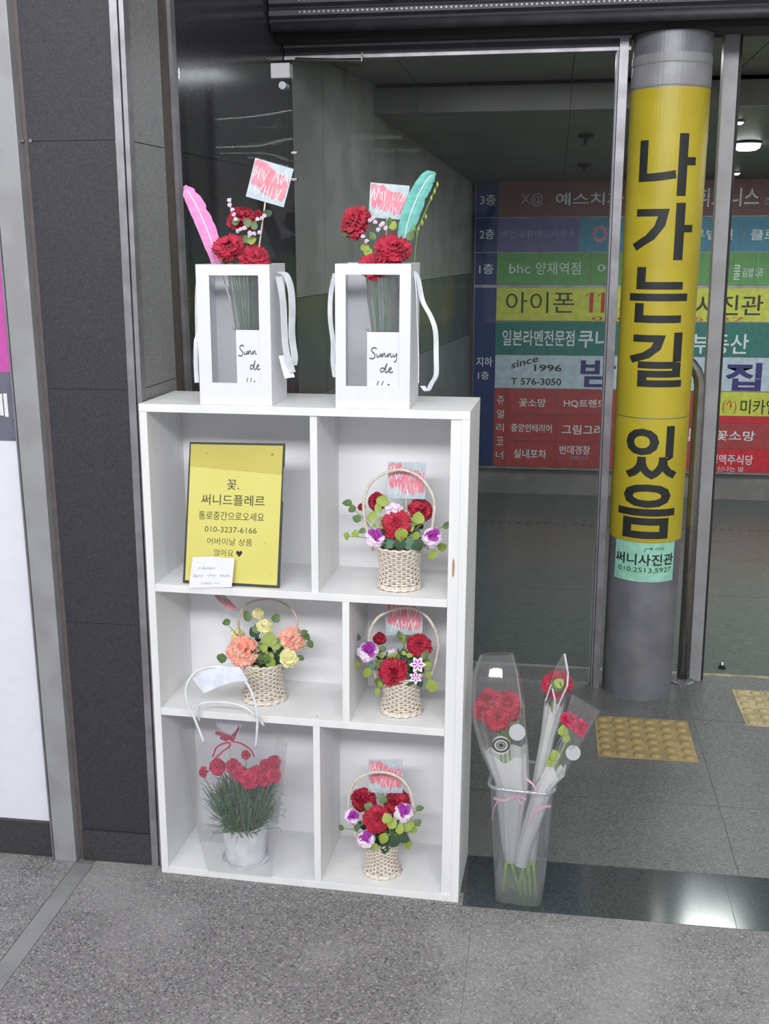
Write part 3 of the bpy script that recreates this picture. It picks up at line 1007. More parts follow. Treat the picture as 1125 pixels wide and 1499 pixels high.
panel(navx1, XE, zr[4][1], zr[4][0], MTEA, [('일본라멘전문점', MLET, X(736), X(842), Zz(506), Zz(483), 0.012), ('쿠니', MLET, X(848), X(892), Zz(508), Zz(482), 0.02), ('부동산', MLET, X(1016), X(1099), Zz(515), Zz(486), 0.01)])
o = panel(navx1, XE, zr[5][1], zr[5][0], MPAL, [('1996', MBLK, X(784), X(825), Zz(543), Zz(533), 0.02), ('T 576-3050', MBLK, X(750), X(825), Zz(563), Zz(553), 0.015),
      ('밤', MIND, X(853), X(905), Zz(565), Zz(524), 0.02), ('집', MIND, X(1068), X(1122), Zz(567), Zz(527), 0.03), ('의', MIND, X(930), X(1000), Zz(566), Zz(527), 0.02)])
a0, z0 = X(750), Zz(538)
mb = write(MB(), 'since', lambda u, v: Vector((u, YB - 0.0072, v + (u - a0) * 0.28)), X(750), X(790), Zz(540), Zz(530), 0.012)
obj('lettering', mb, MBLK, o, rn=False)
xj = X(744)
panel(navx1, xj, zr[6][1], zr[6][0], MRED, [(ch, MLET, X(730), X(741), Zz(592 + k * 20), Zz(580 + k * 20), 0.0) for k, ch in enumerate('쥬얼리코너')])
zc_ = [zr[6][0], Zz(606), Zz(645), zr[6][1]]
xs_ = [xj, X(819), X(905)]
cells = [[('꽃소망', 763, 803, 583, 595), ('HQ트렌드', 830, 893, 583, 595)], [('중앙인테리어', 752, 813, 620, 632), ('그림그려', 828, 890, 620, 634)], [('실내포차', 757, 806, 657, 670), ('번데경장', 826, 872, 650, 663)]]
for r_ in range(3):
    for c_ in range(2):
        b_, xa, xb, ya, yb = cells[r_][c_]
        tx = [(b_, MLET, X(xa), X(xb), Zz(yb), Zz(ya), 0.01)]
        if r_ == 2 and c_ == 1: tx.append(('꽃배달전문', MDIM, X(842), X(870), Zz(671), Zz(665), 0)); 
        panel(xs_[c_], xs_[c_ + 1], zc_[r_ + 1], zc_[r_], MRED, tx)
xm = X(1048)
panel(X(905), xm, zr[6][1], zr[6][0], MRED, [('맛집', MLET, X(985), X(1022), Zz(640), Zz(622), 0.01)])
panel(xm, XE, Zz(603), zr[6][0], MYEL, [('(↑)', MRL, X(1067), X(1088), Zz(600), Zz(580), 0.0), ('미카엘', MBLK, X(1094), X(1150), Zz(600), Zz(579), 0.01)])
panel(xm, XE, Zz(613), Zz(603), MRED2, [])
panel(xm, XE, Zz(650), Zz(613), MRED, [('꽃소망', MLET, X(1060), X(1119), Zz(638), Zz(624), 0.01)])
panel(xm, XE, zr[6][1], Zz(650), MRED2, [('생맥주식당', MLET, X(1054), X(1119), Zz(672), Zz(658), 0.01), ('신나는 밤', MLET, X(1066), X(1106), Zz(682), Zz(675), 0.0)])

# ================================================================== THE SHELF
SW, SHH, SD, T = 0.75, 1.189, 0.2235, 0.018
sh_ = thing('shelf_unit', 'white six-compartment wooden shelf unit standing on the floor against the pillar', 'shelf', S(0.375, 0.112, 0))


def sbx(a, b):
    return MB().box(a, b, S)


BV = 0.0008
obj('side_panel', sbx((0, 0, 0), (T, SD - 0.004, SHH - T)), M_WOOD, sh_, bevel=BV)
obj('side_panel', sbx((SW - T, 0, 0), (SW, SD - 0.004, SHH - T)), M_WOOD, sh_, bevel=BV)
obj('top_board', sbx((0, -0.001, SHH - T + 0.0002), (SW, SD - 0.004, SHH)), M_WOOD, sh_, bevel=BV)
obj('bottom_board', sbx((T, 0.0005, 0.0), (SW - T, SD - 0.004, T)), M_WOOD, sh_, bevel=BV)
obj('back_board', sbx((0.004, SD - 0.0038, 0.003), (SW - 0.004, SD, SHH - 0.003)), M_WOODB, sh_)
XF = 0.708
Z1, Z2 = 0.745, 0.431
obj('shelf_board', sbx((T, 0.001, Z1), (XF, SD - 0.004, Z1 + T)), M_WOOD, sh_, bevel=BV)
obj('shelf_board', sbx((T, 0.001, Z2), (XF, SD - 0.004, Z2 + T)), M_WOOD, sh_, bevel=BV)
obj('filler_strip', sbx((XF, 0.004, T), (SW - T, SD - 0.005, SHH - T)), M_WOOD, sh_, bevel=BV)
obj('divider', sbx((0.3955, 0.004, Z1 + T), (0.412, SD - 0.004, SHH - T)), M_WOOD, sh_, bevel=BV)
obj('divider', sbx((0.4675, 0.002, Z2 + T), (0.484, SD - 0.004, Z1)), M_WOOD, sh_, bevel=BV)
obj('divider', sbx((0.3955, 0.002, T), (0.412, SD - 0.004, Z2)), M_WOOD, sh_, bevel=BV)
p0 = sl(663, 831, 0.0035)
mb = MB()
zk = [p0.z - 0.022 + k * 0.009 for k in range(6)]
mb.prism([S(p0.x - 0.002, 0.0036, zk[0]), S(p0.x + 0.002, 0.0036, zk[0] + 0.003), S(p0.x + 0.003, 0.0036, zk[3]), S(p0.x + 0.001, 0.0036, zk[5]), S(p0.x - 0.002, 0.0036, zk[4])], (0, -0.0005, 0))
obj('chipped_patch', mb, M_SCUFF, sh_, rn=False, label='chipped spot baring brown wood')
mb = MB()
for (px, py) in ((464, 1049),):
    p = sl(px, py, -0.0002)
    mb.lathe([(0, 0), (0.002, 0), (0.002, 0.0006), (0, 0.0006)], S(p.x, 0.0, p.z), 10)
obj('screw_cap', mb, M_PGREY, sh_)
for (px, py) in ((199, 594), (200, 601)):
    pass

# ================================================================== FLOWERS
def petal(mb, rnd, phi, azim, ln, wd, mi0, mi1, edge, base_r=0.05, nu=9, nv=4, ruf=0.10):
    vs = []
    ca, sa = math.cos(azim), math.sin(azim)
    ph = rnd.random() * 6.28
    zg = [(0.90 if k in (0, nu) else 1.0) + (0.05 if k % 2 else -0.04) + rnd.uniform(-0.03, 0.03) for k in range(nu + 1)]
    for j in range(nv + 1):
        v = j / nv
        ang = phi * (0.35 + 0.65 * v) + 0.55 * max(0.0, v - 0.5)
        rr = base_r + ln * v * math.sin(ang)
        zz_ = ln * v * math.cos(ang)
        for i in range(nu + 1):
            u = i / nu * 2 - 1
            w = wd * (0.22 + 0.78 * v ** 0.8) * u
            k = 1 if j < nv else zg[i]
            r2 = rr * k - 0.45 * w * w / max(wd, 0.01)
            z2 = zz_ * k + ruf * v * v * math.sin(u * 9 + ph) * (0.6 + 0.4 * abs(u))
            x, y = r2, w
            vs.append(Vector((x * ca - y * sa, x * sa + y * ca, z2)))
    o = len(mb.v)
    mb.v += vs
    for j in range(nv):
        for i in range(nu):
            a = o + j * (nu + 1) + i
            mb.f.append((a, a + 1, a + nu + 2, a + nu + 1))
            mb.m.append(mi1 if j >= edge else mi0)


def bloom_mesh(name, seed, N, mats, edge=9, ln=0.95, wd=0.34, pmax=1.72, core=None, ruf=0.13):
    """carnation head: a dense dome of ruffled petals round the axis +Z, radius about 1"""
    rnd = random.Random(seed)
    mb = MB()
    for k in range(N):
        f_ = (k + 0.6) / N
        phi = pmax * f_ ** 0.70
        az = k * 2.39996 + rnd.uniform(-0.25, 0.25)
        m0 = rnd.choice((0, 0, 1)) if edge == 9 else 0
        ed = edge
        if core is not None and f_ < core: ed = 9
        petal(mb, rnd, phi * rnd.uniform(0.9, 1.1), az, ln * rnd.uniform(0.86, 1.08), wd * rnd.uniform(0.8, 1.15), m0, m0 if edge == 9 else 1, ed, base_r=(-0.16 if k < 5 else 0.01 + 0.05 * f_), nu=6, nv=4, ruf=ruf)
    return mb.mesh(name, mats, smooth=False)


ME = {
    'red': [bloom_mesh('carnation', 10 + k, 54, [M_RED, M_RED2]) for k in range(3)],
    'deep': [bloom_mesh('carnation', 20 + k, 54, [M_RED2, M_RED]) for k in range(2)],
    'rose': [bloom_mesh('carnation', 30 + k, 40, [M_ROSE, M_RED]) for k in range(3)],
    'peach': [bloom_mesh('carnation', 40 + k, 56, [M_PEACH, M_PEACHL], wd=0.38) for k in range(2)],
    'cream': [bloom_mesh('carnation', 50 + k, 34, [M_CREAM, M_CREAM2], wd=0.40) for k in range(2)],
    'purple': [bloom_mesh('carnation', 60 + k, 30, [M_PURP, M_PWHITE], edge=2, ln=0.95, wd=0.40, core=0.30) for k in range(3)],
    'lilac': [bloom_mesh('statice', 70, 14, [M_LILAC, M_PWHITE], edge=2, wd=0.36)],
}
cm = MB().lathe([(0.05, -0.95), (0.16, -0.9), (0.24, -0.55), (0.26, -0.25), (0.34, 0.02), (0.30, 0.05), (0.02, 0.05)], n=12)
for k in range(5):
    a = 2 * math.pi * k / 5
    cm.add([(0.24 * math.cos(a - .4), 0.24 * math.sin(a - .4), -0.2), (0.24 * math.cos(a + .4), 0.24 * math.sin(a + .4), -0.2), (0.42 * math.cos(a), 0.42 * math.sin(a), 0.12)], [(0, 1, 2)])
ME_CAL = cm.mesh('calyx', M_LEAFG, smooth=True)


def leaf_mesh(mt_, seed, rnd_=0.5):
    r = random.Random(seed)
    mb = MB()
    vs = []
    n = 6
    for j in range(n + 1):
        v = j / n
        w = rnd_ * (math.sin(math.pi * v ** 0.8) ** 0.7 if 0 < v < 1 else 0.03)
        for u in (-1, 0, 1):
            vs.append(Vector((u * w, v, -0.25 * v * v + 0.14 * abs(u) * w * 2 - 0.0)))
    fs = []
    for j in range(n):
        for i in range(2):
            a = j * 3 + i
            fs.append((a, a + 1, a + 4, a + 3))
    mb.add(vs, fs)
    return mb.mesh('leaf', mt_, smooth=True)


LEAF = {k: [leaf_mesh(mt_, i, w) for i, w in enumerate((0.34, 0.46))] for k, mt_ in (('y', M_LEAFY), ('g', M_LEAFG), ('d', M_LEAFD), ('b', M_LEAFB))}


def quat(direction, roll=0.0):
    d = Vector(direction).normalized()
    return Vector((0, 0, 1)).rotation_difference(d) @ Quaternion((0, 0, 1), roll)


RND = random.Random(5)


def bloom(parent, kind, pos, w, h, direction=None, name='carnation', cal=True, label=None, roll=None):
    """w, h in metres"""
    pos = Vector(pos)
    if direction is None:
        direction = (CAM - pos).normalized() * 0.9 + Vector((RND.uniform(-.15, .15), 0, 0.55))
    r = w / 2.0 * 0.92
    me = RND.choice(ME[kind])
    q = quat(direction, RND.random() * 6.28 if roll is None else roll)
    d = Vector(direction).normalized()
    flat = max(0.55, min(1.0, h / w))
    o = inst(name, me, parent, pos - d * r * 0.45, q, (r, r, r * flat), label)
    if cal:
        c = sub('calyx', ME_CAL, o)
    return o


def leaf(parent, kind, pos, size, direction, tilt=None, name='leaf'):
    d = Vector(direction).normalized()
    # leaf mesh grows along +Y; its face (+Z) is turned to the visitor
    view = (CAM - Vector(pos)).normalized() + Vector((RND.uniform(-.5, .5), RND.uniform(-.2, .2), RND.uniform(0, .6)))
    z = (view - d * view.dot(d)).normalized()
    x = d.cross(z)
    mm = Matrix((x, d, z)).transposed()
    return inst(name, RND.choice(LEAF[kind]), parent, Vector(pos) - d * size * 0.5, mm.to_quaternion(), (size * 1.1, size, size))


def card(name, label, quad, parent_cat='card', stick=None, seed=0, group=None):
    """quad: four world corners TL, TR, BR, BL of a pick card with a printed front"""
    q = [Vector(p) for p in quad]
    n = (q[1] - q[0]).cross(q[3] - q[0]).normalized()
    c = sum(q, Vector()) / 4
    if n.dot(CAM - c) < 0: n = -n
    base = stick[1] if stick else c
    t = thing(name, label, parent_cat, base, group)

    def bl(u, v, k=0.0):
        return (q[3] * (1 - u) + q[2] * u) * (1 - v) + (q[0] * (1 - u) + q[1] * u) * v + n * k
    obj('card_sheet', MB().prism([bl(0, 0, -0.0008), bl(1, 0, -0.0008), bl(1, 1, -0.0008), bl(0, 1, -0.0008)], n * 0.0008), M_CBLUE, t)
    r = random.Random(seed)
    mb = MB()
    # torn-edged pink field
    top = [(0.02, 0.93), (0.12, 0.97), (0.22, 0.94), (0.34, 0.98), (0.42, 0.86), (0.55, 0.80), (0.66, 0.76), (0.78, 0.80), (0.88, 0.70), (0.97, 0.72)]
    bot = [(0.06, 0.34), (0.14, 0.28), (0.22, 0.33), (0.30, 0.24), (0.44, 0.16), (0.55, 0.22), (0.66, 0.12), (0.78, 0.17), (0.90, 0.13), (0.95, 0.20)]
    vs = []
    for (a, b) in zip(top, bot):
        vs += [bl(a[0], min(0.99, a[1] + r.uniform(-.03, .03)), 0.0006), bl(b[0], b[1] + r.uniform(-.04, .04), 0.0006)]
    mb.add(vs, [(2 * i, 2 * i + 1, 2 * i + 3, 2 * i + 2) for i in range(len(top) - 1)])
    obj('pink_print', mb, M_CPINK, t, rn=False)
    mb = MB()
    f = lambda u, v: bl(u, v, 0.0011)
    # hand-lettered white strokes: tall thin letters in two rows
    for row, (y0_, h_, xs_) in enumerate(((0.54, 0.34, (0.06, 0.12, 0.20, 0.26, 0.33, 0.40, 0.60, 0.68, 0.76, 0.84, 0.92)), (0.12, 0.34, (0.20, 0.27, 0.36, 0.44, 0.53, 0.62, 0.72, 0.80)))):
        for i_, x in enumerate(xs_):
            x += r.uniform(-.015, .015); y = y0_ + r.uniform(-.05, .03); h = h_ * r.uniform(.7, 1.05)
            ln_ = r.choice((-.03, .0, .035, .05))
            stroke(mb, [(x - ln_, y), (x + r.uniform(-.01, .01), y + h / 2), (x + ln_, y + h)], r.uniform(.014, .024), f)
            if i_ % 3 == 0:
                stroke(mb, [(x, y + h * .55), (x + .05, y + h * .6), (x + .07, y + h * .4)], 0.015, f)
    obj('white_lettering', mb, M_WHITE, t, rn=False)
    if stick:
        a, b = Vector(stick[0]), Vector(stick[1])
        obj('stick', MB().tube([a - n * 0.003, b], 0.0017, 8), M_STICK, t)
    return t


def basket(name, label, rimL, rimR, botL, botR, y_rim_px, y_bot_px, yc, handle, group):
    """woven basket; pixels of its rim and foot, yc depth of its axis inside the shelf"""
    a = sl(rimL, y_rim_px, yc); b = sl(rimR, y_rim_px, yc)
    c = sl(botL, y_bot_px, yc); d = sl(botR, y_bot_px, yc)
    return a, b, c, d


def make_basket(label, floor_z, xc, yc, rr, rw, rb, h, handle, group, seed=0, hcol=None):
    """floor_z: board it stands on; xc, yc axis in shelf coordinates; radii rim/waist/base; height"""
    C0 = S(xc, yc, floor_z + 0.0005)
    t = thing('flower_basket', label, 'flower basket', C0, group)

    def rad(s):
        return rw + (rr - rw) * max(0, (s - 0.45) / 0.55) ** 1.6 + (rb - rw) * max(0, (0.45 - s) / 0.45) ** 1.4
    mb = MB()
    nst = 26
    nr = 16
    for k in range(nr):
        s = 0.10 + 0.84 * k / (nr - 1)
        R0 = rad(s)
        pts = []
        for j in range(nst * 4):
            th = 2 * math.pi * j / (nst * 4)
            pts.append(C0 + Vector(((R0 + 0.0022 * math.cos(nst / 2 * th * 2 / 2 + math.pi * (k % 2))) * math.cos(th), (R0 + 0.0022 * math.cos(nst / 2 * th + math.pi * (k % 2))) * math.sin(th), s * h)))
        mb.tube(pts, 0.0024, 5, closed=True)
    obj('woven_wall', mb, M_WICK, t, smooth=True, kind='stuff', rn=False)
    mb = MB()
    for j in range(nst):
        th = 2 * math.pi * (j + .5) / nst
        mb.tube([C0 + Vector((rad(s) * math.cos(th), rad(s) * math.sin(th), s * h)) for s in (0.03, 0.25, 0.45, 0.7, 0.97)], 0.0021, 5)
    obj('stakes', mb, M_WICK, t, smooth=True, kind='stuff', rn=False)
    mb = MB()
    for (s, q) in ((0.03, 0.0034), (0.075, 0.0026)):
        pts = [C0 + Vector(((rad(s) + 0.0014 * math.cos(16 * a_)) * math.cos(a_), (rad(s) + 0.0014 * math.cos(16 * a_)) * math.sin(a_), s * h + 0.001 * math.sin(16 * a_) + (0.0008 if s < .05 else 0))) for a_ in [2 * math.pi * j / 80 for j in range(80)]]
        mb.tube(pts, q, 6, closed=True)
    obj('base_braid', mb, M_WICK, t, smooth=True, rn=False)
    pts = [C0 + Vector(((rr + 0.0015 * math.cos(18 * a_)) * math.cos(a_), (rr + 0.0015 * math.cos(18 * a_)) * math.sin(a_), h + 0.0012 * math.sin(18 * a_))) for a_ in [2 * math.pi * j / 90 for j in range(90)]]
    obj('rim', MB().tube(pts, 0.0034, 6, closed=True), M_WICK, t, smooth=True, rn=False)
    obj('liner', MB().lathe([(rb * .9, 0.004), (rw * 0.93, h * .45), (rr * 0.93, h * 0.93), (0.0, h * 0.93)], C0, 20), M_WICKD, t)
    if handle:
        ps = curve(handle, 6)
        obj('handle', MB().tube(ps, 0.0024 if hcol else 0.0036, 8), hcol or M_WICK, t, smooth=True, rn=False)
    return t, C0


def moss(t, C0, h, rr, seed, n=70):
    r = random.Random(seed)
    mb = MB()
    for _ in range(n):
        a = r.random() * 6.28; q = rr * 0.9 * math.sqrt(r.random())
        p = C0 + Vector((q * math.cos(a), q * math.sin(a), h + r.uniform(-0.01, 0.035)))
        d = Vector((r.uniform(-1, 1), r.uniform(-1, 1), r.uniform(0.1, 1))).normalized()
        s = d.cross(Vector((r.uniform(-1, 1), r.uniform(-1, 1), 0.2))).normalized() * 0.007
        l = r.uniform(0.018, 0.032)
        mb.add([p, p + d * l * .5 + s, p + d * l, p + d * l * .5 - s], [(0, 1, 2, 3)])
    obj('filler_greens', mb, [M_LEAFD], t, kind='stuff', rn=False)


def place(t, items, yc, k=1.0):
    """items: (kind, px, py, w px, h px, dy) - the flower's middle, its size in the photo, depth off the basket's axis"""
    for it in items:
        kind, px, py, wp_, hp_, dy = it[:6]
        lab = it[6] if len(it) > 6 else None
        p = sw(px, py, yc + dy)
        s = (CAM - p).dot(-CW) / FPX
        dirv = None
        if len(it) > 7: dirv = it[7]
        bloom(t, kind, p, wp_ * s, hp_ * s, dirv, label=lab)


def leaves(t, C0, h, items, yc):
    for (k, px, py, sz, ang, dy) in items:
        p = sw(px, py, yc + dy)
        s = (CAM - p).dot(-CW) / FPX
        d = CR * math.cos(math.radians(ang)) + CU * math.sin(math.radians(ang))
        leaf(t, k, p, sz * s * 0.86, d)


def dome_leaves(t, C0, h, rr, n, seed, kinds='yygg'):
    r = random.Random(seed)
    for _ in range(n):
        a = r.uniform(math.pi * 0.95, math.pi * 2.05)
        el = r.uniform(0.1, 1.25)
        q = rr * r.uniform(0.95, 1.25)
        p = C0 + Vector((q * math.cos(a) * math.cos(el * .8), q * math.sin(a) * math.cos(el * .8) * 0.75, h + 0.004 + q * 0.95 * math.sin(el)))
        leaf(t, r.choice(kinds), p, r.uniform(0.013, 0.022), (r.uniform(-1, 1), r.uniform(-.4, .1), r.uniform(-.3, 1)))


def sprigs(t, C0, h, ends, yc, mt_=M_STEM):
    for (px, py, dy) in ends:
        mb = MB()
        p = sw(px, py, yc + dy)
        a = C0 + Vector(((p.x - C0.x) * 0.3, (p.y - C0.y) * 0.3, h * 0.9))
        m_ = (a + p) / 2 + Vector((0, 0, 0.012))
        mb.tube([a, m_, p], 0.0011, 5)
        obj('sprig_stem', mb, mt_, t, rn=False)


ZT1, ZT2, ZT3 = Z1 + T, Z2 + T, T
GB = 'wicker baskets of carnations on the shelf'


def hp(px, py, y):
    return sw(px, py, y)


# ---- basket in the upper right compartment
yc = 0.085
pA = sl(585, 858, yc)
xc = sl(584.5, 858, yc).x
t, C0 = make_basket('wicker basket with three red carnations and two purple-white ones at its rim, top right compartment', ZT1, xc, yc, 0.0575, 0.044, 0.052, 0.098,
                    [sw(545, 806, yc), sw(537, 775, yc), sw(532, 735, yc), sw(546, 703, yc), sw(583, 687.5, yc), sw(615, 699, yc), sw(634, 728, yc), sw(634, 760, yc), sw(626, 804, yc)], GB)
moss(t, C0, 0.098, 0.0575, 1)
dome_leaves(t, C0, 0.098, 0.0575, 26, 30)
place(t, [('deep', 551, 731, 32, 26, 0.03), ('red', 581, 764, 52, 34, -0.035), ('deep', 616, 743, 40, 26, 0.02), ('deep', 529, 741, 13, 12, 0.02),
          ('lilac', 577, 743, 30, 22, -0.005, 'small lilac-pink bloom'), ('purple', 549.5, 784, 33, 34, -0.045, 'purple carnation edged with white'), ('purple', 631.7, 783, 33, 34, -0.045, 'purple carnation edged with white')], yc)
leaves(t, C0, 0.1, [('g', 508, 736, 18, 170, .02), ('g', 522, 759, 16, 150, .0), ('g', 530, 777, 14, 200, 0), ('y', 507, 785, 15, 260, 0), ('y', 545, 756, 22, 60, -.02), ('y', 560, 733, 22, 70, 0), ('y', 553, 744, 18, 120, -.01), ('y', 587, 783, 24, 280, -.05), ('y', 612, 758, 22, 80, -.02),
        ('y', 608, 785, 18, 240, -.04), ('y', 600, 772, 16, 40, -.03), ('b', 569, 795, 22, 200, -.04), ('b', 600, 797, 22, 330, -.045), ('d', 585, 797, 22, 250, -.05), ('y', 633, 812, 20, 225, -.02), ('y', 647, 801, 17, 30, -.01), ('g', 653, 769, 15, 60, 0), ('y', 520, 781, 14, 190, 0), ('g', 515, 745, 15, 200, .01), ('d', 612, 799, 20, 300, -.05)], yc)
sprigs(t, C0, 0.098, [(508, 736, .02), (507, 785, 0), (647, 801, -.01), (653, 769, 0)], yc)
cardq = lambda pts, y: [sw(a, b, y) for a, b in pts]
GC = 'pink printed message cards'
card('message_card', 'pink message card on a stick behind the basket handle, top right compartment', cardq([(567.5, 676), (623, 677), (622, 730.5), (565.7, 729)], yc + 0.02), 'card', (sw(594, 728, yc + 0.02), sw(594, 790, yc + 0.01)), 1, GC)

# ---- peach basket, middle left
yc = 0.105
xc = sl(387.5, 1028, yc).x
t, C0 = make_basket('wicker basket with peach and cream carnations, the only basket in the wide middle left compartment', ZT2, xc, yc, 0.0525, 0.043, 0.056, 0.096,
                    [sw(361, 975, yc), sw(352, 940, yc), sw(350, 905, yc + .01), sw(362, 884, yc + .01), sw(392, 877, yc + .01), sw(418, 885, yc + .01), sw(434, 905, yc), sw(432, 940, yc), sw(417, 975, yc)], GB, hcol=mat('bare_wicker', (206, 186, 170), 0.7))
moss(t, C0, 0.096, 0.0525, 2)
dome_leaves(t, C0, 0.096, 0.0525, 26, 31)
place(t, [('cream', 347, 927, 24, 22, .02), ('peach', 355.6, 949.5, 54, 56, -.04), ('peach', 425, 932, 44, 40, 0.0), ('cream', 378, 896, 20, 18, .03), ('cream', 387, 915, 27, 20, .0), ('cream', 423, 961, 31, 32, -.04)], yc)
leaves(t, C0, 0.1, [('g', 331, 911, 16, 200, .01), ('g', 324.5, 964, 18, 260, -.02), ('g', 362, 902, 20, 110, .02), ('y', 394, 936, 26, 80, -.02), ('y', 386, 955, 20, 60, -.03), ('y', 396, 971, 24, 290, -.04), ('y', 373, 980, 18, 200, -.05), ('d', 405, 965, 24, 300, -.02),
        ('d', 385, 975, 26, 260, -.03), ('g', 449, 932, 16, 320, 0), ('g', 454, 943, 16, 300, 0), ('g', 440, 963, 14, 330, -.02), ('g', 376, 920, 18, 90, 0), ('g', 404, 905, 16, 60, .01), ('y', 404, 943, 20, 30, -.02), ('d', 372, 925, 20, 120, 0), ('g', 386, 965, 22, 240, -.045), ('g', 445, 926, 13, 40, 0)], yc)
sprigs(t, C0, 0.096, [(331, 911, .01), (325, 964, -.02), (454, 943, 0), (440, 963, -.02)], yc)
q = [sw(313, 871, yc - .03), sw(329.5, 871, yc + .01), sw(352, 897, yc + 0.01), sw(339.5, 903, yc - .03)]
card('message_card', 'pink striped message card seen edge-on in the peach basket', q, 'card', (sw(345, 900, yc - .01), sw(350, 925, yc - .005)), 2, GC)

# ---- basket, middle right
yc = 0.09
xc = sl(587, 1050, yc).x
t, C0 = make_basket('wicker basket with red carnations and a purple-white lily, narrow middle right compartment', ZT2, xc, yc, 0.0535, 0.041, 0.0505, 0.097,
                    [sw(553, 1003, yc), sw(543, 965, yc), sw(540, 930, yc), sw(552, 905, yc), sw(575, 893, yc), sw(600, 890, yc), sw(625, 903, yc), sw(641, 935, yc), sw(638, 965, yc), sw(626, 1001, yc)], GB)
moss(t, C0, 0.097, 0.0535, 3)
dome_leaves(t, C0, 0.097, 0.0535, 26, 32)
place(t, [('red', 575, 979, 48, 48, -.05), ('red', 613, 942, 42, 33, .01), ('deep', 555, 933, 22, 17, .03), ('purple', 538.5, 951, 35, 34, -.03, 'purple carnation edged with white'), ('lilac', 573, 955, 18, 14, .0, 'small lilac-pink bloom')], yc)
leaves(t, C0, 0.1, [('y', 522, 974, 14, 260, -.02), ('y', 537, 985, 20, 250, -.03), ('g', 554, 998, 16, 260, -.04), ('y', 552, 1013, 14, 250, -.05), ('g', 622, 959, 18, 60, -.02), ('y', 625, 974, 18, 30, -.03), ('y', 627, 989, 14, 300, -.03), ('y', 632, 1005, 22, 265, -.03),
        ('d', 523, 933, 12, 100, 0), ('d', 600, 995, 24, 250, -.05), ('d', 590, 960, 24, 100, -.01), ('g', 585, 930, 16, 100, .02), ('d', 614, 1000, 18, 300, -.045), ('b', 543, 975, 16, 200, -.02), ('y', 556, 1002, 13, 280, -.05), ('d', 603, 965, 20, 60, -.01)], yc)
mb = MB()
p = sw(591, 937, yc - .01)
obj('bud', mb.tube([p + Vector((0, 0, -.045)), p + Vector((0, 0, -.012)), p, p + Vector((0, 0, .010)), p + Vector((0, 0, .014))], [.0015, .0015, .006, .004, .0008], 8), M_LEAFY, t, smooth=True, rn=False)
lm_ = MB()
for k in range(6):
    a = 2 * math.pi * k / 6 + .2
    ca, sa = math.cos(a), math.sin(a)
    vs = []
    for j in range(6):
        v = j / 5
        w = 0.26 * math.sin(math.pi * min(1, v * .95 + .04)) ** .8
        for u in (-1, -0.4, 0.4, 1):
            x, y = v, u * w
            vs.append((x * ca - y * sa, x * sa + y * ca, 0.35 * v - 0.25 * v * v + 0.04 * abs(u)))
    fs, ms = [], []
    for j in range(5):
        for i in range(3):
            a0 = len(lm_.v) + j * 4 + i
            lm_.f.append((a0, a0 + 1, a0 + 5, a0 + 4)); lm_.m.append(0 if (i == 1 and j < 3) else 1)
    lm_.v += [Vector(v_) for v_ in vs]
ME['lily'] = [lm_.mesh('lily', [M_PURP, M_PWHITE], smooth=True)]
place(t, [], yc)
for (px, py, w) in ((611, 973, 27), (608, 992, 22)):
    p = sw(px, py, yc - .06); s = (CAM - p).dot(-CW) / FPX
    bloom(t, 'lily', p, w * s, w * s, (CAM - p), name='lily', cal=False, label='purple lily edged with white')
sprigs(t, C0, 0.097, [(522, 974, -.02), (632, 1005, -.03)], yc)
card('message_card', 'pink message card half hidden by the middle shelf board, middle right compartment', cardq([(564, 876), (618, 877), (618, 929), (564, 930)], yc + 0.045), 'card', (sw(592, 928, yc + 0.04), sw(592, 985, yc + 0.02)), 3, GC)

# ---- basket, lower right
yc = 0.08
xc = sl(559, 1277, yc).x
t, C0 = make_basket('wicker basket with three red carnations and three small purple-white ones, bottom right compartment', ZT3, xc, yc, 0.0440, 0.0365, 0.0475, 0.088,
                    [sw(527, 1240, yc), sw(514, 1200, yc), sw(510, 1168, yc), sw(524, 1140, yc), sw(556, 1130, yc), sw(588, 1141, yc), sw(603, 1168, yc), sw(603, 1200, yc), sw(588, 1238, yc)], GB)
moss(t, C0, 0.088, 0.044, 4)
dome_leaves(t, C0, 0.088, 0.044, 26, 33)
place(t, [('deep', 532, 1167, 42, 34, .02), ('red', 552, 1196, 47, 38, -.04), ('deep', 582, 1171, 43, 24, .02), ('purple', 515.5, 1193, 25, 28, -.03, 'purple carnation edged with white'), ('purple', 535.5, 1226.7, 29, 31, -.06, 'purple carnation edged with white'), ('purple', 590, 1187, 32, 26, -.03, 'purple carnation edged with white')], yc)
leaves(t, C0, 0.1, [('g', 499, 1212, 11, 240, -.01), ('g', 522, 1212, 14, 250, -.02), ('g', 539, 1181, 16, 150, -.02), ('y', 574, 1205, 22, 60, -.06), ('y', 566, 1198, 18, 110, -.065), ('y', 597, 1209, 24, 20, -.03), ('y', 561, 1228, 22, 250, -.06), ('y', 547, 1240, 16, 230, -.06), ('y', 597, 1236, 18, 300, -.03),
        ('g', 611, 1204, 14, 50, -.01), ('g', 614, 1183, 15, 10, 0), ('d', 590, 1226, 26, 340, -.04), ('d', 575, 1232, 24, 260, -.05), ('y', 585, 1213, 20, 80, -.05), ('g', 560, 1170, 16, 100, 0), ('b', 527, 1205, 12, 200, -.02), ('y', 605, 1215, 14, 330, -.02), ('d', 563, 1243, 20, 270, -.045)], yc)
sprigs(t, C0, 0.088, [(499, 1212, -.01), (614, 1183, 0), (611, 1204, -.01)], yc)
card('message_card', 'pink message card sticking up behind the basket handle, bottom right compartment', cardq([(539, 1112), (589, 1112), (589, 1161), (539, 1160)], yc + 0.03), 'card', (sw(563, 1160, yc + 0.03), sw(562, 1215, yc + 0.02)), 4, GC)

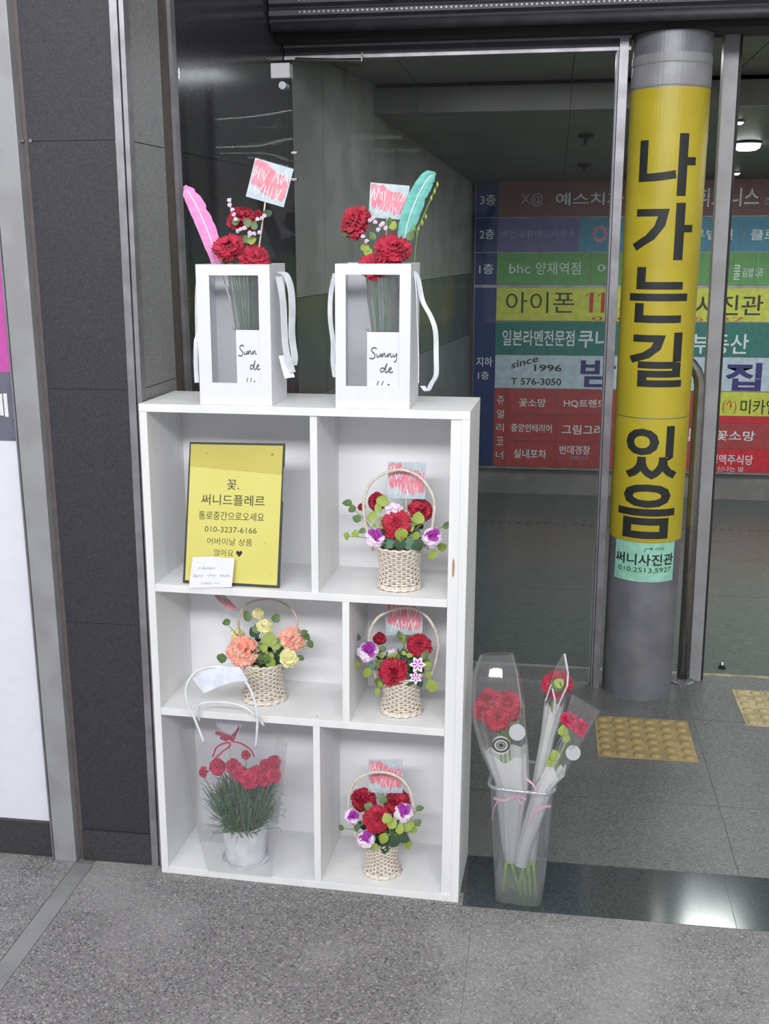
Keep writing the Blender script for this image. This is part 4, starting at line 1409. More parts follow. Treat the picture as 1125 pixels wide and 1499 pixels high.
# ================================================================== YELLOW SIGN ON A BLACK BOARD
yb_, yt_ = 0.018, 0.050
bq = [sw(267.3, 852, yb_), sw(408.6, 857, yb_), sw(417, 649.4, yt_), sw(277.6, 647, yt_)]
zbase = ZT1
lift = min(bq[0].z, bq[1].z) - zbase
def fitbase(p, q_):
    return p
dz = [(ZT1 + 0.001) - bq[0].z, (ZT1 + 0.001) - bq[1].z]
bq[0] = Vector((bq[0].x, bq[0].y, ZT1 + 0.0012)); bq[1] = Vector((bq[1].x, bq[1].y, ZT1 + 0.0012))
nb = (bq[1] - bq[0]).cross(bq[3] - bq[0]).normalized()
if nb.dot(CAM - bq[0]) < 0: nb = -nb
cb_ = thing('board_sign', 'yellow shop sign on a leaning black clipboard, top left compartment', 'sign', (bq[0] + bq[1]) / 2)


def bb(u, v, k=0.0):
    return (bq[0] * (1 - u) + bq[1] * u) * (1 - v) + (bq[3] * (1 - u) + bq[2] * u) * v + nb * k


obj('board', MB().prism([bb(0, 0, -.004), bb(1, 0, -.004), bb(1, 0.60, -.004), bb(0.988, 0.61, -.004), bb(0.988, 0.83, -.004), bb(1, 0.84, -.004), bb(1, 1, -.004), bb(0, 1, -.004)], nb * 0.004), M_BOARD, cb_)
obj('yellow_sheet', MB().prism([bb(0.025, 0.022, .0003), bb(0.975, 0.018, .0003), bb(0.982, 0.985, .0003), bb(0.018, 0.985, .0003)], nb * 0.0006), M_YEL, cb_)
obj('clear_flap', MB().prism([bb(0.02, 0.835, .0012), bb(0.98, 0.790, .0012), bb(0.982, 0.984, .0012), bb(0.018, 0.984, .0012)], nb * 0.0008), M_YELD, cb_, label='darker band across the top of the sheet')
obj('prop_leg', MB().prism([bb(0.80, 0.0, -.005), bb(0.95, 0.0, -.005), bb(0.95, 0.55, -.005), bb(0.80, 0.55, -.005)], -nb * 0.003), M_BOARD, cb_)
bf = lambda u, v: bb(u, v, 0.0013)
# convert sign-zoom pixels (u from left, v from the foot)
mb = MB()
write(mb, '꽃.', bf, 0.415, 0.545, 0.675, 0.745, 0.004)
write(mb, '써니드플레르', bf, 0.155, 0.815, 0.565, 0.640, 0.006)
write(mb, '통로중간으로오세요', bf, 0.135, 0.815, 0.460, 0.520, 0.002)
write(mb, '010-3237-6166', bf, 0.205, 0.745, 0.375, 0.415, -0.002)
write(mb, '어버이날 상품', bf, 0.235, 0.705, 0.285, 0.335, -0.004)
write(mb, '많아요', bf, 0.315, 0.515, 0.205, 0.255, -0.004)
obj('lettering', mb, mat('sign_ink', (74, 78, 44), 0.6), cb_, rn=False)
mb = MB()
hx, hy = 0.575, 0.230
hpnts = []
for k in range(24):
    a = 2 * math.pi * k / 24
    hpnts.append((hx + 0.0020 * 16 * math.sin(a) ** 3, hy + 0.0016 * (13 * math.cos(a) - 5 * math.cos(2 * a) - 2 * math.cos(3 * a) - math.cos(4 * a))))
mb.add([bf(*p) for p in hpnts], [tuple(range(24))])
obj('heart', mb, M_INK, cb_, rn=False)
mb = MB()
for (u, v, r_) in ((0.875, 0.925, 0.014), (0.19, 0.925, 0.008)):
    mb.add([bb(u + r_ * math.cos(j), v + r_ * .7 * math.sin(j), .0024) for j in [k * .785 for k in range(8)]], [tuple(range(8))])
obj('punch_marks', mb, mat('faded_mark', (150, 140, 80), 0.7), cb_, rn=False)
mb = MB()
for (u, v) in ((0.84, 0.315), (0.90, 0.095)):
    mb.add([bb(u + .008 * math.cos(j), v + .006 * math.sin(j), .0014) for j in [k * .785 for k in range(8)]], [tuple(range(8))])
obj('stain_spots', mb, mat('orange_spot', (226, 170, 70), 0.7), cb_, rn=False)
# white note stuck on its foot
q4 = [bb(0.068, 0.012, .0024), bb(0.50, 0.020, .0024), bb(0.535, 0.195, .0030), bb(0.110, 0.195, .0024)]
wn = thing('white_note', 'small white handwritten note stuck on the lower left corner of the yellow sign', 'note', q4[0])
wp4 = [sw(276, 861, -0.002), sw(339, 859.5, -0.001), sw(343.4, 817.5, 0.014), sw(310, 814.5, 0.016), sw(282, 815.5, 0.014)]
for i in (0, 1): wp4[i] = Vector((wp4[i].x, wp4[i].y, max(wp4[i].z, 0.7485)))
nn = (wp4[1] - wp4[0]).cross(wp4[4] - wp4[0]).normalized()
if nn.dot(CAM - wp4[0]) < 0: nn = -nn
obj('paper', MB().prism(wp4, nn * 0.0006), M_PAPER, wn)
nf = lambda u, v: (wp4[0] * (1 - u) + wp4[1] * u) * (1 - v) + (wp4[4] * (1 - u) + wp4[2] * u) * v + nn * 0.0012
mb = MB()
r = random.Random(9)
for (u0_, u1_, v0_, h_) in ((0.18, 0.55, 0.58, 0.16), (0.08, 0.28, 0.34, 0.12), (0.40, 0.58, 0.36, 0.12), (0.70, 0.94, 0.35, 0.11), (0.28, 0.52, 0.10, 0.11), (0.60, 0.70, 0.13, 0.03)):
    u = u0_
    while u < u1_:
        w_ = r.uniform(0.02, 0.05)
        stroke(mb, [(u, v0_ + r.uniform(0, h_ * .4)), (u + w_ * .5, v0_ + h_ * r.uniform(.5, 1)), (u + w_, v0_ + r.uniform(0, h_ * .5))], 0.010, nf)
        if r.random() < .5: stroke(mb, [(u, v0_ + h_ * .5), (u + w_, v0_ + h_ * .55)], 0.009, nf)
        u += w_ + 0.018
obj('handwriting', mb, mat('pencil_ink', (150, 150, 158), 0.6), wn, rn=False)

# ================================================================== POTTED CARNATIONS IN A CLEAR CARRIER BAG
yc = 0.070
base = sl(360, 1268, yc)
xc = base.x
C0 = S(xc, yc, ZT3 + 0.0006)
s_ = (CAM - C0).dot(-CW) / FPX
pt = thing('potted_carnations', 'white pot of rose-red carnations inside the clear carrier bag, bottom left compartment', 'potted plant', C0)
rt, rb2, hpot = 0.0565, 0.049, 0.106
obj('pot', MB().lathe([(0, 0.006), (rb2, 0.006), (rt, hpot - 0.006), (rt + .002, hpot - 0.004), (rt + .002, hpot), (rt - 0.003, hpot), (rt - .005, hpot - .012), (0, hpot - .014)], C0, 40), mat('white_pot', (240, 241, 246), 0.4), pt, smooth=False)
obj('saucer', MB().lathe([(0, 0), (0.056, 0), (0.062, 0.012), (0.0595, 0.012), (0.054, 0.004), (0, 0.004)], C0, 40), mat('white_saucer', (236, 237, 242), 0.4), pt)
r = random.Random(12)
mb = MB()
for k in range(560):
    a = r.random() * 6.28
    q = 0.045 * math.sqrt(r.random())
    p = C0 + Vector((q * math.cos(a), q * math.sin(a), hpot - 0.012))
    out_ = Vector((math.cos(a), math.sin(a), 0)) * r.uniform(0.005, 0.062) + Vector((0, 0, r.uniform(0.01, 0.125)))
    l_ = out_.length
    m_ = p + out_
    n_ = r.randint(4, 7)
    tip = m_ + Vector((math.cos(a) * r.uniform(.2, 1), math.sin(a) * r.uniform(.2, 1), r.uniform(-.6, .6))) * 0.028
    mid = p + out_ * 0.6
    side = Vector((-math.sin(a), math.cos(a), 0)) * 0.0016
    if abs(r.random()) < .5: side = Vector((0.0014, 0.0, 0.0008))
    mb.add([p - side, p + side, mid + side, m_ + side * .8, tip, m_ - side * .8, mid - side], [(0, 1, 2, 6), (6, 2, 3, 5), (5, 3, 4)], 0 if r.random() < .6 else 1)
for k in range(520):
    a = r.random() * 6.28; q = 0.07 * math.sqrt(r.random())
    p = C0 + Vector((q * math.cos(a), q * math.sin(a), hpot + r.uniform(0.005, 0.10)))
    d = Vector((math.cos(a + r.uniform(-1, 1)), math.sin(a + r.uniform(-1, 1)), r.uniform(-.5, 1))).normalized() * r.uniform(.02, .04)
    side = d.cross(Vector((0, .3, 1))).normalized() * 0.0017
    mb.add([p - side, p + side, p + d * .6 + side, p + d, p + d * .6 - side], [(0, 1, 2, 4), (4, 2, 3)], k % 2)
for (x, y) in ((337, 1215), (345, 1218), (358, 1222), (366, 1220), (380, 1218), (384, 1212)):
    p = C0 + Vector((((x - 360) * s_), -0.052, hpot)); e = sw(x - 3, y + 4, yc - 0.063)
    mb.tube([p, (p + e) / 2 + Vector((0.002, -.004, 0.004)), e, e + Vector((-.006, 0, .003))], 0.0016, 5)
obj('foliage', mb, [M_LEAFB, M_LEAFG], pt, kind='stuff', rn=False)
place(pt, [('rose', 294.7, 1130, 18, 24, -.02, None, (-.7, -.6, .2)), ('rose', 318, 1121, 28, 30, -.02), ('rose', 341, 1120, 26, 26, -.01), ('rose', 351, 1130, 26, 24, -.03), ('rose', 366, 1137, 34, 28, -.04), ('rose', 386, 1138, 26, 26, -.03), ('rose', 400, 1133, 26, 28, -.03),
           ('rose', 401, 1114, 24, 24, 0), ('rose', 360, 1104, 16, 16, .01), ('rose', 389, 1118, 20, 20, 0), ('rose', 375, 1128, 20, 20, -.02)], yc)
mb = MB()
for (px, py) in ((297, 1135), (320, 1128), (343, 1128), (366, 1142), (388, 1142), (402, 1122), (360, 1108)):
    e = sw(px, py, yc - .012)
    mb.tube([C0 + Vector(((e.x - C0.x) * .35, 0, hpot)), (C0 + Vector((0, 0, hpot)) + e) / 2 + Vector(((e.x - C0.x) * .15, 0, -.01)), e], 0.0013, 5)
obj('stems', mb, M_STEM, pt, rn=False)
# heart pick with crimson bow
hp_ = thing('heart_pick', 'small clear heart tag with a crimson bow above the potted carnations', 'tag', sw(336, 1120, yc + .01))
mb = MB()
for k in range(28):
    a = 2 * math.pi * k / 28
    mb.v.append(sw(335.5 + 1.22 * 16 * math.sin(a) ** 3, 1063 - 0.88 * (13 * math.cos(a) - 5 * math.cos(2 * a) - 2 * math.cos(3 * a) - math.cos(4 * a)), yc - .01))
mb2 = MB().prism(mb.v, (0, .0012, 0))
obj('heart_plate', mb2, clear('milky_heart', (250, 250, 252), .05, .3, .45, (236, 236, 242)), hp_)
obj('pick_stem', MB().tube([sw(335.5, 1077, yc - .008), sw(337, 1125, yc)], 0.0013, 6), M_STICK, hp_)
mb = MB()
for pts in (((336, 1079), (328, 1076), (315, 1072.5)), ((337, 1079), (343, 1076), (349, 1065)), ((336, 1080), (331, 1083), (322, 1079)), ((337, 1080), (342, 1083), (345, 1077))):
    mb.ribbon([sw(a, b, yc - .014) for a, b in pts], 0.009, CU + CR * 0.2)
mb.lathe([(0, 0), (.005, .002), (.005, .008), (0, .01)], sw(336.5, 1083, yc - .014), 10)
obj('bow', mb, M_RRIB, hp_)
mb = MB()
mb.tube(curve([sw(311, 1108, yc - .02), sw(318, 1093, yc - .02), sw(334, 1087, yc - .015), sw(336, 1092, yc - .015), sw(326, 1100, yc - .02), sw(313, 1112, yc - .02)], 4), 0.0022, 6)
mb.tube(curve([sw(338, 1085, yc - .015), sw(352, 1088, yc - .01), sw(366, 1097, yc), sw(372, 1108, yc)], 4), 0.0022, 6)
obj('ribbon_loop', mb, M_ROSE, hp_, rn=False)
# the bag
yfb, yft, ybk = -0.002, -0.022, 0.128
zbg = ZT3 + 0.0002
def pz(px, py, y, z=None):
    p = sw(px, py, y)
    if z is not None: p = Vector((p.x, p.y, z))
    return p
fbl, fbr = pz(303, 1262, yfb, zbg), pz(397, 1272, yfb, zbg)
ftl, ftr = pz(284, 1062, yft), pz(421, 1087, yft)
ftl = pz(284, 1066, yft); 
bbl, bbr = pz(292, 1235, ybk, zbg), pz(388, 1245, ybk, zbg)
btl, btr = pz(263, 1068, 0.10), pz(404, 1075, 0.11)
bg = thing('carrier_bag', 'frosted clear carrier bag with white tube handles holding the carnation pot', 'bag', (fbl + fbr + bbl + bbr) / 4)
mb = MB()
def sheet(a, b, c, d, n=6, belly=0.0, nrm=Vector((0, -1, 0))):
    vs = []
    for j in range(n + 1):
        for i in range(n + 1):
            u, v = i / n, j / n
            p = (a * (1 - u) + b * u) * (1 - v) + (d * (1 - u) + c * u) * v
            vs.append(p + nrm * belly * math.sin(math.pi * u) * math.sin(math.pi * v))
    fs = [(j * (n + 1) + i, j * (n + 1) + i + 1, (j + 1) * (n + 1) + i + 1, (j + 1) * (n + 1) + i) for j in range(n) for i in range(n)]
    return vs, fs
obj('front_sheet', MB().add(*sheet(fbl, fbr, ftr, ftl, 6, .004)), M_BAG, bg, rn=False, smooth=True)
obj('back_sheet', MB().add(*sheet(bbl, bbr, btr, btl)), M_BAG, bg, rn=False)
obj('side_gusset', MB().add(*sheet(fbl, bbl, btl, ftl)), M_BAG, bg, rn=False)
obj('side_gusset', MB().add(*sheet(fbr, bbr, btr, ftr)), M_BAG, bg, rn=False)
hpts = [(299, 1088, -.021), (285, 1053, -.03), (274, 1028, -.035), (272.5, 1005, -.036), (284, 986, -.036), (300, 978, -.036), (318, 976, -.036), (337, 979, -.036), (352, 988, -.036), (368, 1013, -.036), (376, 1043, -.034), (376, 1070, -.028), (374, 1094, -.023)]
obj('handle', MB().tube(curve([sw(*p) for p in hpts], 5), 0.0031, 10), M_TUBE, bg, smooth=True, rn=False, label='white tube handle')
hpts = [(292, 1055, -.006), (289, 1045, -.015), (291, 1033, -.024), (302, 1028.5, -.026), (325, 1028, -.026), (345, 1031, -.026), (362, 1038, -.024), (376, 1050, -.015), (386, 1062, -.008)]
obj('handle', MB().tube(curve([sw(*p) for p in hpts], 5), 0.0029, 10), M_TUBE, bg, smooth=True, rn=False, label='white tube handle')
nc = thing('note_card', 'blank white folded card hanging on the handle of the carrier bag', 'note', sw(318, 977, -.036))
g = [[(282, 993, -.040), (298, 1015, -.046)], [(300, 981, -.041), (320, 1005, -.046)], [(320, 976.5, -.041), (338, 999, -.044)], [(350, 976, -.040), (363, 996, -.042)]]
mb = MB()
vs = [sw(*p) for r_ in g for p in r_]
vs += [v_ + Vector((0, -.0007, 0)) for v_ in vs]
k_ = 8
fs = [(2 * i, 2 * i + 1, 2 * i + 3, 2 * i + 2) for i in range(3)] + [(2 * i + k_, 2 * i + 2 + k_, 2 * i + 3 + k_, 2 * i + 1 + k_) for i in range(3)]
fs += [(2 * i, 2 * i + 2, 2 * i + 2 + k_, 2 * i + k_) for i in range(3)] + [(2 * i + 1, 2 * i + 1 + k_, 2 * i + 3 + k_, 2 * i + 3) for i in range(3)] + [(0, k_, k_ + 1, 1), (6, 7, 15, 14)]
obj('folded_sheet', mb.add(vs, fs), mat('note_white', (226, 230, 242), 0.6), nc)

# ================================================================== WINDOWED FLOWER BOXES ON TOP
ZT0 = SHH


def script(mb, f, short):
    """handwritten words 'Sunny de fl...' on the insert card; u 0..1, v 0..1"""
    W = 0.028
    S_ = [(0.27, 0.69), (0.22, 0.715), (0.14, 0.70), (0.11, 0.66), (0.17, 0.62), (0.22, 0.58), (0.20, 0.53), (0.12, 0.51), (0.05, 0.53)]
    stroke(mb, [tuple(p) for p in curve([(a, b) for a, b in S_], 4)], W, f)
    u_ = [(0.28, 0.60), (0.27, 0.56), (0.31, 0.54), (0.36, 0.57), (0.38, 0.61), (0.37, 0.56), (0.41, 0.55)]
    n1 = [(0.41, 0.55), (0.43, 0.61), (0.44, 0.55), (0.48, 0.605), (0.51, 0.61), (0.52, 0.56), (0.57, 0.55)]
    n2 = [(a + 0.17, b) for a, b in n1]
    y_ = [(0.76, 0.60), (0.76, 0.56), (0.81, 0.56), (0.86, 0.61), (0.86, 0.53), (0.84, 0.47), (0.78, 0.46)]
    for s_ in ([u_, n1, n2] + ([] if short else [y_])):
        stroke(mb, [tuple(p) for p in curve(s_, 3)], W, f)
    o = 0.1 if short else 0.0
    d_ = [(0.50 + o, 0.33), (0.43 + o, 0.345), (0.38 + o, 0.30), (0.42 + o, 0.265), (0.48 + o, 0.29), (0.53 + o, 0.36), (0.58 + o, 0.43)]
    d2 = [(0.58 + o, 0.43), (0.54 + o, 0.34), (0.53 + o, 0.27), (0.57 + o, 0.26), (0.62 + o, 0.29)]
    e_ = [(0.62 + o, 0.29), (0.69 + o, 0.32), (0.71 + o, 0.345), (0.66 + o, 0.345), (0.63 + o, 0.30), (0.67 + o, 0.26), (0.76 + o, 0.28)]
    for s_ in (d_, d2, e_):
        stroke(mb, [tuple(p) for p in curve(s_, 3)], W, f)
    for x in (0.28, 0.42) if not short else (0.34, 0.48):
        stroke(mb, [(x, 0.02), (x + 0.05, 0.10)], W, f)
    stroke(mb, [(0.60, 0.03), (0.66, 0.04)], W, f)


def gift_box(label, fl_px, fr_px, top_px, win, crd, y0, dep, short, ribs, group):
    a = sl(fl_px, 589, y0); b = sl(fr_px, 594, y0)
    x0, x1 = a.x, b.x
    z0 = ZT0 + 0.0004
    z1 = sl((fl_px + fr_px) / 2, top_px, y0).z
    y1 = y0 + dep
    t = thing('flower_box', label, 'gift box', S((x0 + x1) / 2, (y0 + y1) / 2, z0), group)
    th = 0.0018
    wx0, wx1 = sl(win[0], win[2], y0).x, sl(win[1], win[3], y0).x
    wz1, wz0 = sl(win[0], win[2], y0).z, sl(win[0], win[3], y0).z
    mb = MB()
    mb.box((x0, y0, z0), (wx0, y0 + th, z1), S); mb.box((wx1, y0, z0), (x1, y0 + th, z1), S)
    mb.box((wx0, y0, z0), (wx1, y0 + th, wz0), S); mb.box((wx0, y0, wz1), (wx1, y0 + th, z1), S)
    obj('front_panel', mb, M_PAPER, t, rn=False)
    obj('side_panel', sbx((x0, y0 + th, z0), (x0 + th, y1, z1)), M_PAPER, t)
    obj('side_panel', sbx((x1 - th, y0 + th, z0), (x1, y1, z1)), M_PAPER, t)
    obj('back_panel', sbx((x0 + th, y1 - th, z0), (x1 - th, y1, z1)), M_PAPER, t)
    obj('bottom_panel', sbx((x0 + th, y0 + th, z0), (x1 - th, y1 - th, z0 + th)), M_PAPER, t)
    yi = y0 + 0.004
    ca, cb2 = sl(crd[0], crd[1], yi), sl(crd[2], crd[1], yi)
    cx0, cx1, cz1 = ca.x, cb2.x + 0.012, ca.z
    obj('insert_card', sbx((cx0, yi, z0 + th), (min(cx1, x1 - th - .001), yi + 0.0008, cz1)), M_PAPER, t)
    mb = MB()
    cz0 = wz0
    script(mb, lambda u, v: S(cx0 + (wx1 - cx0) * (u * (1.12 if short else 1.04) + 0.02), yi - 0.0004, cz0 + (cz1 - cz0) * v), short)
    obj('handwritten_print', mb, M_INKS, t, rn=False)
    for (pts, w, d, *lb) in ribs:
        ps = [sw(p[0], p[1], p[2]) for p in pts]
        obj('ribbon_handle', MB().ribbon(curve(ps, 4), w, d), M_RIB, t, rn=False, smooth=False)
    return t, x0, x1, y0, y1, z0, z1


GX = 'windowed flower boxes on top of the shelf'
yL = y0L = 0.012
dirY = Vector((0, 1, 0)); dirX = Vector((1, 0, 0))
tL, lx0, lx1, ly0, ly1, lz0, lz1 = gift_box('white windowed flower box with a pink feather, left one on top of the shelf', 293, 398, 387, (305.4, 381, 403, 560), (345, 483, 381.5), y0L, 0.125, True, [
    ([(410, 398, .05), (418, 402, .05), (425, 420, .05), (427.5, 450, .05), (427, 490, .05), (431, 522, .05), (430, 535, .05)], 0.020, Vector((.55, 1, 0))),
    ([(408, 405, .03), (414, 440, .03), (416, 480, .03), (419, 515, .03), (428, 545, .03)], 0.018, Vector((.6, 1, 0))),
    ([(415, 520, .04), (420, 540, .035), (424, 553, .03)], 0.022, Vector((1, .2, .15))),
    ([(292, 402, .05), (289, 425, .04), (288.5, 460, .04), (289, 490, .04), (287, 500, .03), (286.5, 530, .03), (288, 560, .03)], 0.010, Vector((1, .4, 0)))], GX)
tR, rx0, rx1, ry0, ry1, rz0, rz1 = gift_box('white windowed flower box with a teal feather, right one on top of the shelf', 491, 599, 386, (505.5, 583.4, 402, 565), (537, 486, 583.4), 0.008, 0.125, False, [
    ([(605, 397, .05), (612, 410, .05), (618, 440, .05), (630, 463, .05), (637, 485, .05), (638, 520, .05), (638, 548, .05), (632, 560, .05), (625, 572, .05), (618, 565, .05)], 0.011, Vector((1, .5, 0))),
    ([(606, 402, .03), (609, 430, .03), (610, 470, .03), (612, 520, .03), (612, 560, .03)], 0.014, Vector((-.2, 1, 0))),
    ([(490, 400, .05), (484, 430, .05), (483, 465, .05), (487, 500, .05), (487, 530, .05), (490, 552, .05)], 0.010, Vector((1, .4, 0)))], GX)
# a wavy ribbon tail with a hole: the tag end on the left box


def feather(name, label, mt_, pts, w, box_base, seed):
    """pts: px, py, y along the shaft from base to tip"""
    P = curve([sw(*p) for p in pts], 6)
    t = thing(name, label, 'feather', P[0])
    n = len(P)
    r = random.Random(seed)
    mb = MB()
    vs = []
    view = (CAM - P[n // 2]).normalized()
    for i, p in enumerate(P):
        v = i / (n - 1)
        tan = (P[min(i + 1, n - 1)] - P[max(i - 1, 0)]).normalized()
        sd = tan.cross(view).normalized()
        ww = w * (0.45 + 0.55 * math.sin(math.pi * min(1, v * 0.80 + 0.16))) * (1 if v < .88 else max(0.22, (1 - v) / .12) ** .6)
        a = ww * (1 + r.uniform(-.04, .04)); b = ww * (1 + r.uniform(-.05, .05))
        if i in (int(n * .55), int(n * .78)): b *= 0.82
        vs += [p - sd * a + view * 0.0 - tan * ww * .1, p - sd * a * .5 + view * .0025, p + view * .001, p + sd * b * .5 + view * .0025, p + sd * b - tan * ww * .1]
    fs = []
    for i in range(n - 1):
        for j in range(4):
            a = i * 5 + j
            fs.append((a, a + 1, a + 6, a + 5))
    k = len(vs)
    vs2 = vs + [q - view * 0.0006 for q in vs]
    fs2 = fs + [tuple(i + k for i in reversed(f_)) for f_ in fs]
    obj('vane', mb.add(vs2, fs2), mt_, t, rn=False)
    low = P[0] + (P[0] - P[3]).normalized() * 0.10
    obj('shaft', MB().tube([low] + [p + view * .0016 for p in P[:-2]], [0.0012] * (n - 3) + [0.0009, 0.0006], 6), M_WHITE, t, rn=False)
    return t


feather('feather', 'bright pink feather leaning left out of the left flower box', M_FPINK, [(322, 392, .065), (309, 352, .06), (294, 315, .055), (280, 288, .05), (270, 272, .05)], 0.0195, None, 3)
feather('feather', 'teal feather standing at the right of the right flower box', M_FTEAL, [(590, 360, .07), (597, 325, .07), (610, 290, .07), (625, 263, .07), (637, 253, .07)], 0.0195, None, 4)


def bunch(label, base_px, yb, blooms, x0, x1, zb, group):
    p0 = sw(base_px[0], base_px[1], yb)
    p0 = Vector((p0.x, p0.y, zb))
    t = thing('flower_bunch', label, 'flowers', p0, group)
    for (kind, px, py, w, h, dy, dr) in blooms:
        p = sw(px, py, yb + dy)
        s = (CAM - p).dot(-CW) / FPX
        d = (CAM - p).normalized() * .7 + Vector(dr)
        o = bloom(t, kind, p, w * s, h * s, d)
        if w > 30:
            dn = d.normalized()
            a = p - dn * w * s * 0.75
            st_ = MB().tube(curve([a, a * .6 + p0 * .4 + Vector((0, 0, .03)), p0 + Vector(((p.x - p0.x) * .25, 0, 0.0))], 4), 0.0018, 6)
            obj('stem', st_, M_STEM, t, rn=False)
    return t, p0


def film(t, pts_bot, pts_top, name='clear_wrap'):
    pass


GF = 'carnation bunches in the flower boxes'
for side in (0, 1):
    if side == 0:
        t, p0 = bunch('bunch of three red carnations with lilac filler in the left flower box', (368, 560), 0.055, [
            ('deep', 353.5, 314, 48, 34, .03, (0, 0, .7)), ('red', 331, 354, 54, 34, -.02, (-.3, 0, .8)), ('red', 374.8, 372, 56, 36, -.015, (.25, 0, .8)), ('deep', 378, 312, 16, 14, .03, (0, 0, .6))], lx0, lx1, ZT0 + 0.004, GF)
        lil = [(347, 337), (351, 335), (366, 340), (372, 341), (380, 339), (376, 320), (383, 318), (358, 333), (386, 315), (364, 344)]
        spk = [(335, 292), (336, 299), (339, 306), (341, 313), (344, 320)]
        grn = [(368, 351, 'y'), (335, 376, 'y'), (362, 326, 'g'), (372, 330, 'g'), (391, 312, 'd'), (345, 324, 'g'), (330, 381, 'y'), (360, 350, 'g')]
        wrap = (350, 374); y_ = 0.055
        tube_x = (330, 381)
    else:
        t, p0 = bunch('bunch of three red carnations with lilac filler in the right flower box', (562, 562), 0.055, [
            ('red', 512.7, 321, 58, 44, .0, (-.7, 0, .45)), ('red', 576, 355, 62, 40, -.01, (.1, 0, .8)), ('red', 546, 381, 56, 24, -.025, (-.05, 0, .9))], rx0, rx1, ZT0 + 0.004, GF)
        lil = [(531, 322), (540, 322), (549, 324), (556, 329), (563, 333), (545, 318), (553, 335), (560, 326), (530, 345), (536, 352), (527, 338)]
        spk = []
        grn = [(514, 342, 'y'), (507, 339, 'g'), (524, 340, 'y'), (575, 330, 'y'), (570, 325, 'g'), (534, 362, 'y'), (538, 369, 'y'), (545, 345, 'g'), (530, 330, 'g'), (600, 345, 'g'), (540, 350, 'd')]
        y_ = 0.055
    for (px, py) in lil + spk:
        p = sw(px, py, y_ - .01)
        bloom(t, 'lilac', p, 0.012, 0.012, (RND.uniform(-.5, .5), -.6, .6), name='filler_bloom', cal=False)
    for (px, py, k) in grn:
        leaf(t, k, sw(px, py, y_), 0.020, (RND.uniform(-.8, .8), 0, RND.uniform(.1, 1)))
    mb = MB()
    r = random.Random(side + 3)
    for k in range(9):
        top = sw((338 if side == 0 else 535) + k * 4.2, 395, y_ + r.uniform(-.02, .02))
        mb.tube([p0 + Vector((r.uniform(-.008, .008), r.uniform(-.008, .008), 0)), (p0 + top) / 2 + Vector((r.uniform(-.006, .006), 0, 0)), top], 0.0013, 5)
        if k % 2 == 0:
            m_ = (p0 + top) / 2
            mb.tube([m_, m_ + Vector((r.choice((-1, 1)) * .022, 0, .02))], 0.0008, 4)
    if side == 0:
        mb.tube([sw(338, 405, y_ - .01), sw(350, 440, y_ - .01), sw(358, 495, y_ - .01)], 0.0016, 6)
    obj('thin_stems', mb, M_LEAFB, t, rn=False)
    # glassine sleeve round the stems
    mb = MB()
    n = 20
    vs = []
    cxp = (357, 362) if side == 0 else (560, 564)
    for (py, w_, cxx) in ((398, .047 if side == 0 else .040, cxp[0]), (440, .038, cxp[0]), (500, .030, cxp[1]), (556, .024, cxp[1])):
        c = sw(cxx, py, y_)
        for j in range(n):
            a = 2 * math.pi * j / n
            rr_ = w_ * (1 + .06 * math.sin(5 * a))
            vs.append(c + Vector((rr_ * math.cos(a) * (.8 if side == 0 else .9), rr_ * math.sin(a) * .8, 0)))
    fs = [(i * n + j, i * n + (j + 1) % n, (i + 1) * n + (j + 1) % n, (i + 1) * n + j) for i in range(3) for j in range(n)]
    obj('clear_sleeve', mb.add(vs, fs), M_FILM, t, rn=False, smooth=True)
    if side == 1:
        mb = MB()
        pts = curve([sw(606, 384, .07), sw(611, 340, .07), sw(622, 310, .07), sw(631, 290, .07), sw(640, 270, .07)], 4)
        mb.tube(pts, 0.0011, 5)
        mb.tube([sw(611, 345, .07), sw(606, 330, .07)], 0.0009, 5)
        obj('tall_stem', mb, M_STEM, t, rn=False)
        for (px, py) in ((640, 270), (631, 290), (623, 317), (636, 280), (612, 335), (605, 335), (618, 326)):
            p = sw(px, py, .068)
            inst('bud', bud_me if 'bud_me' in globals() else globals().setdefault('bud_me', MB().tube([(0, 0, -.006), (0, 0, 0), (0, 0, .006)], [.001, .0032, .0008], 6).mesh('bud', M_LEAFY, smooth=True)), t, p)
card('message_card', 'tilted pink message card on a wooden stick above the left flower box', cardq([(373.5, 231), (429.6, 247.4), (415, 303.5), (359.6, 287.4)], .06), 'card', (sw(388, 292, .06), sw(379, 362, .062)), 5, GC)
card('message_card', 'pink message card standing beside the teal feather in the right flower box', cardq([(542, 267), (599.4, 272), (594, 322), (539, 318)], .09), 'card', (sw(566, 318, .09), sw(563, 395, .085)), 6, GC)

# ================================================================== CLEAR BUCKET WITH WRAPPED CARNATIONS
bl_, br_ = atz(722.7, 1322), atz(792, 1331)
YBK = (bl_.y + br_.y) / 2
ux = (br_ - bl_); ux.z = 0; wb_ = ux.length; ux.normalize()
uy = Vector((-ux.y, ux.x, 0))
tl_ = at(714.5, 1152, bl_.y - 0.012); tr_ = at(811, 1161, br_.y - 0.012)
hB = (tl_.z + tr_.z) / 2
wt = (tr_ - tl_).length
cB = (bl_ + br_) / 2 + uy * (wb_ / 2)
cT = Vector((cB.x + ((tl_ + tr_) / 2 - (bl_ + br_) / 2).x, cB.y, 0))
bk = thing('clear_bucket', 'clear plastic square bucket on the floor beside the shelf', 'bucket', (cB.x, cB.y, 0))


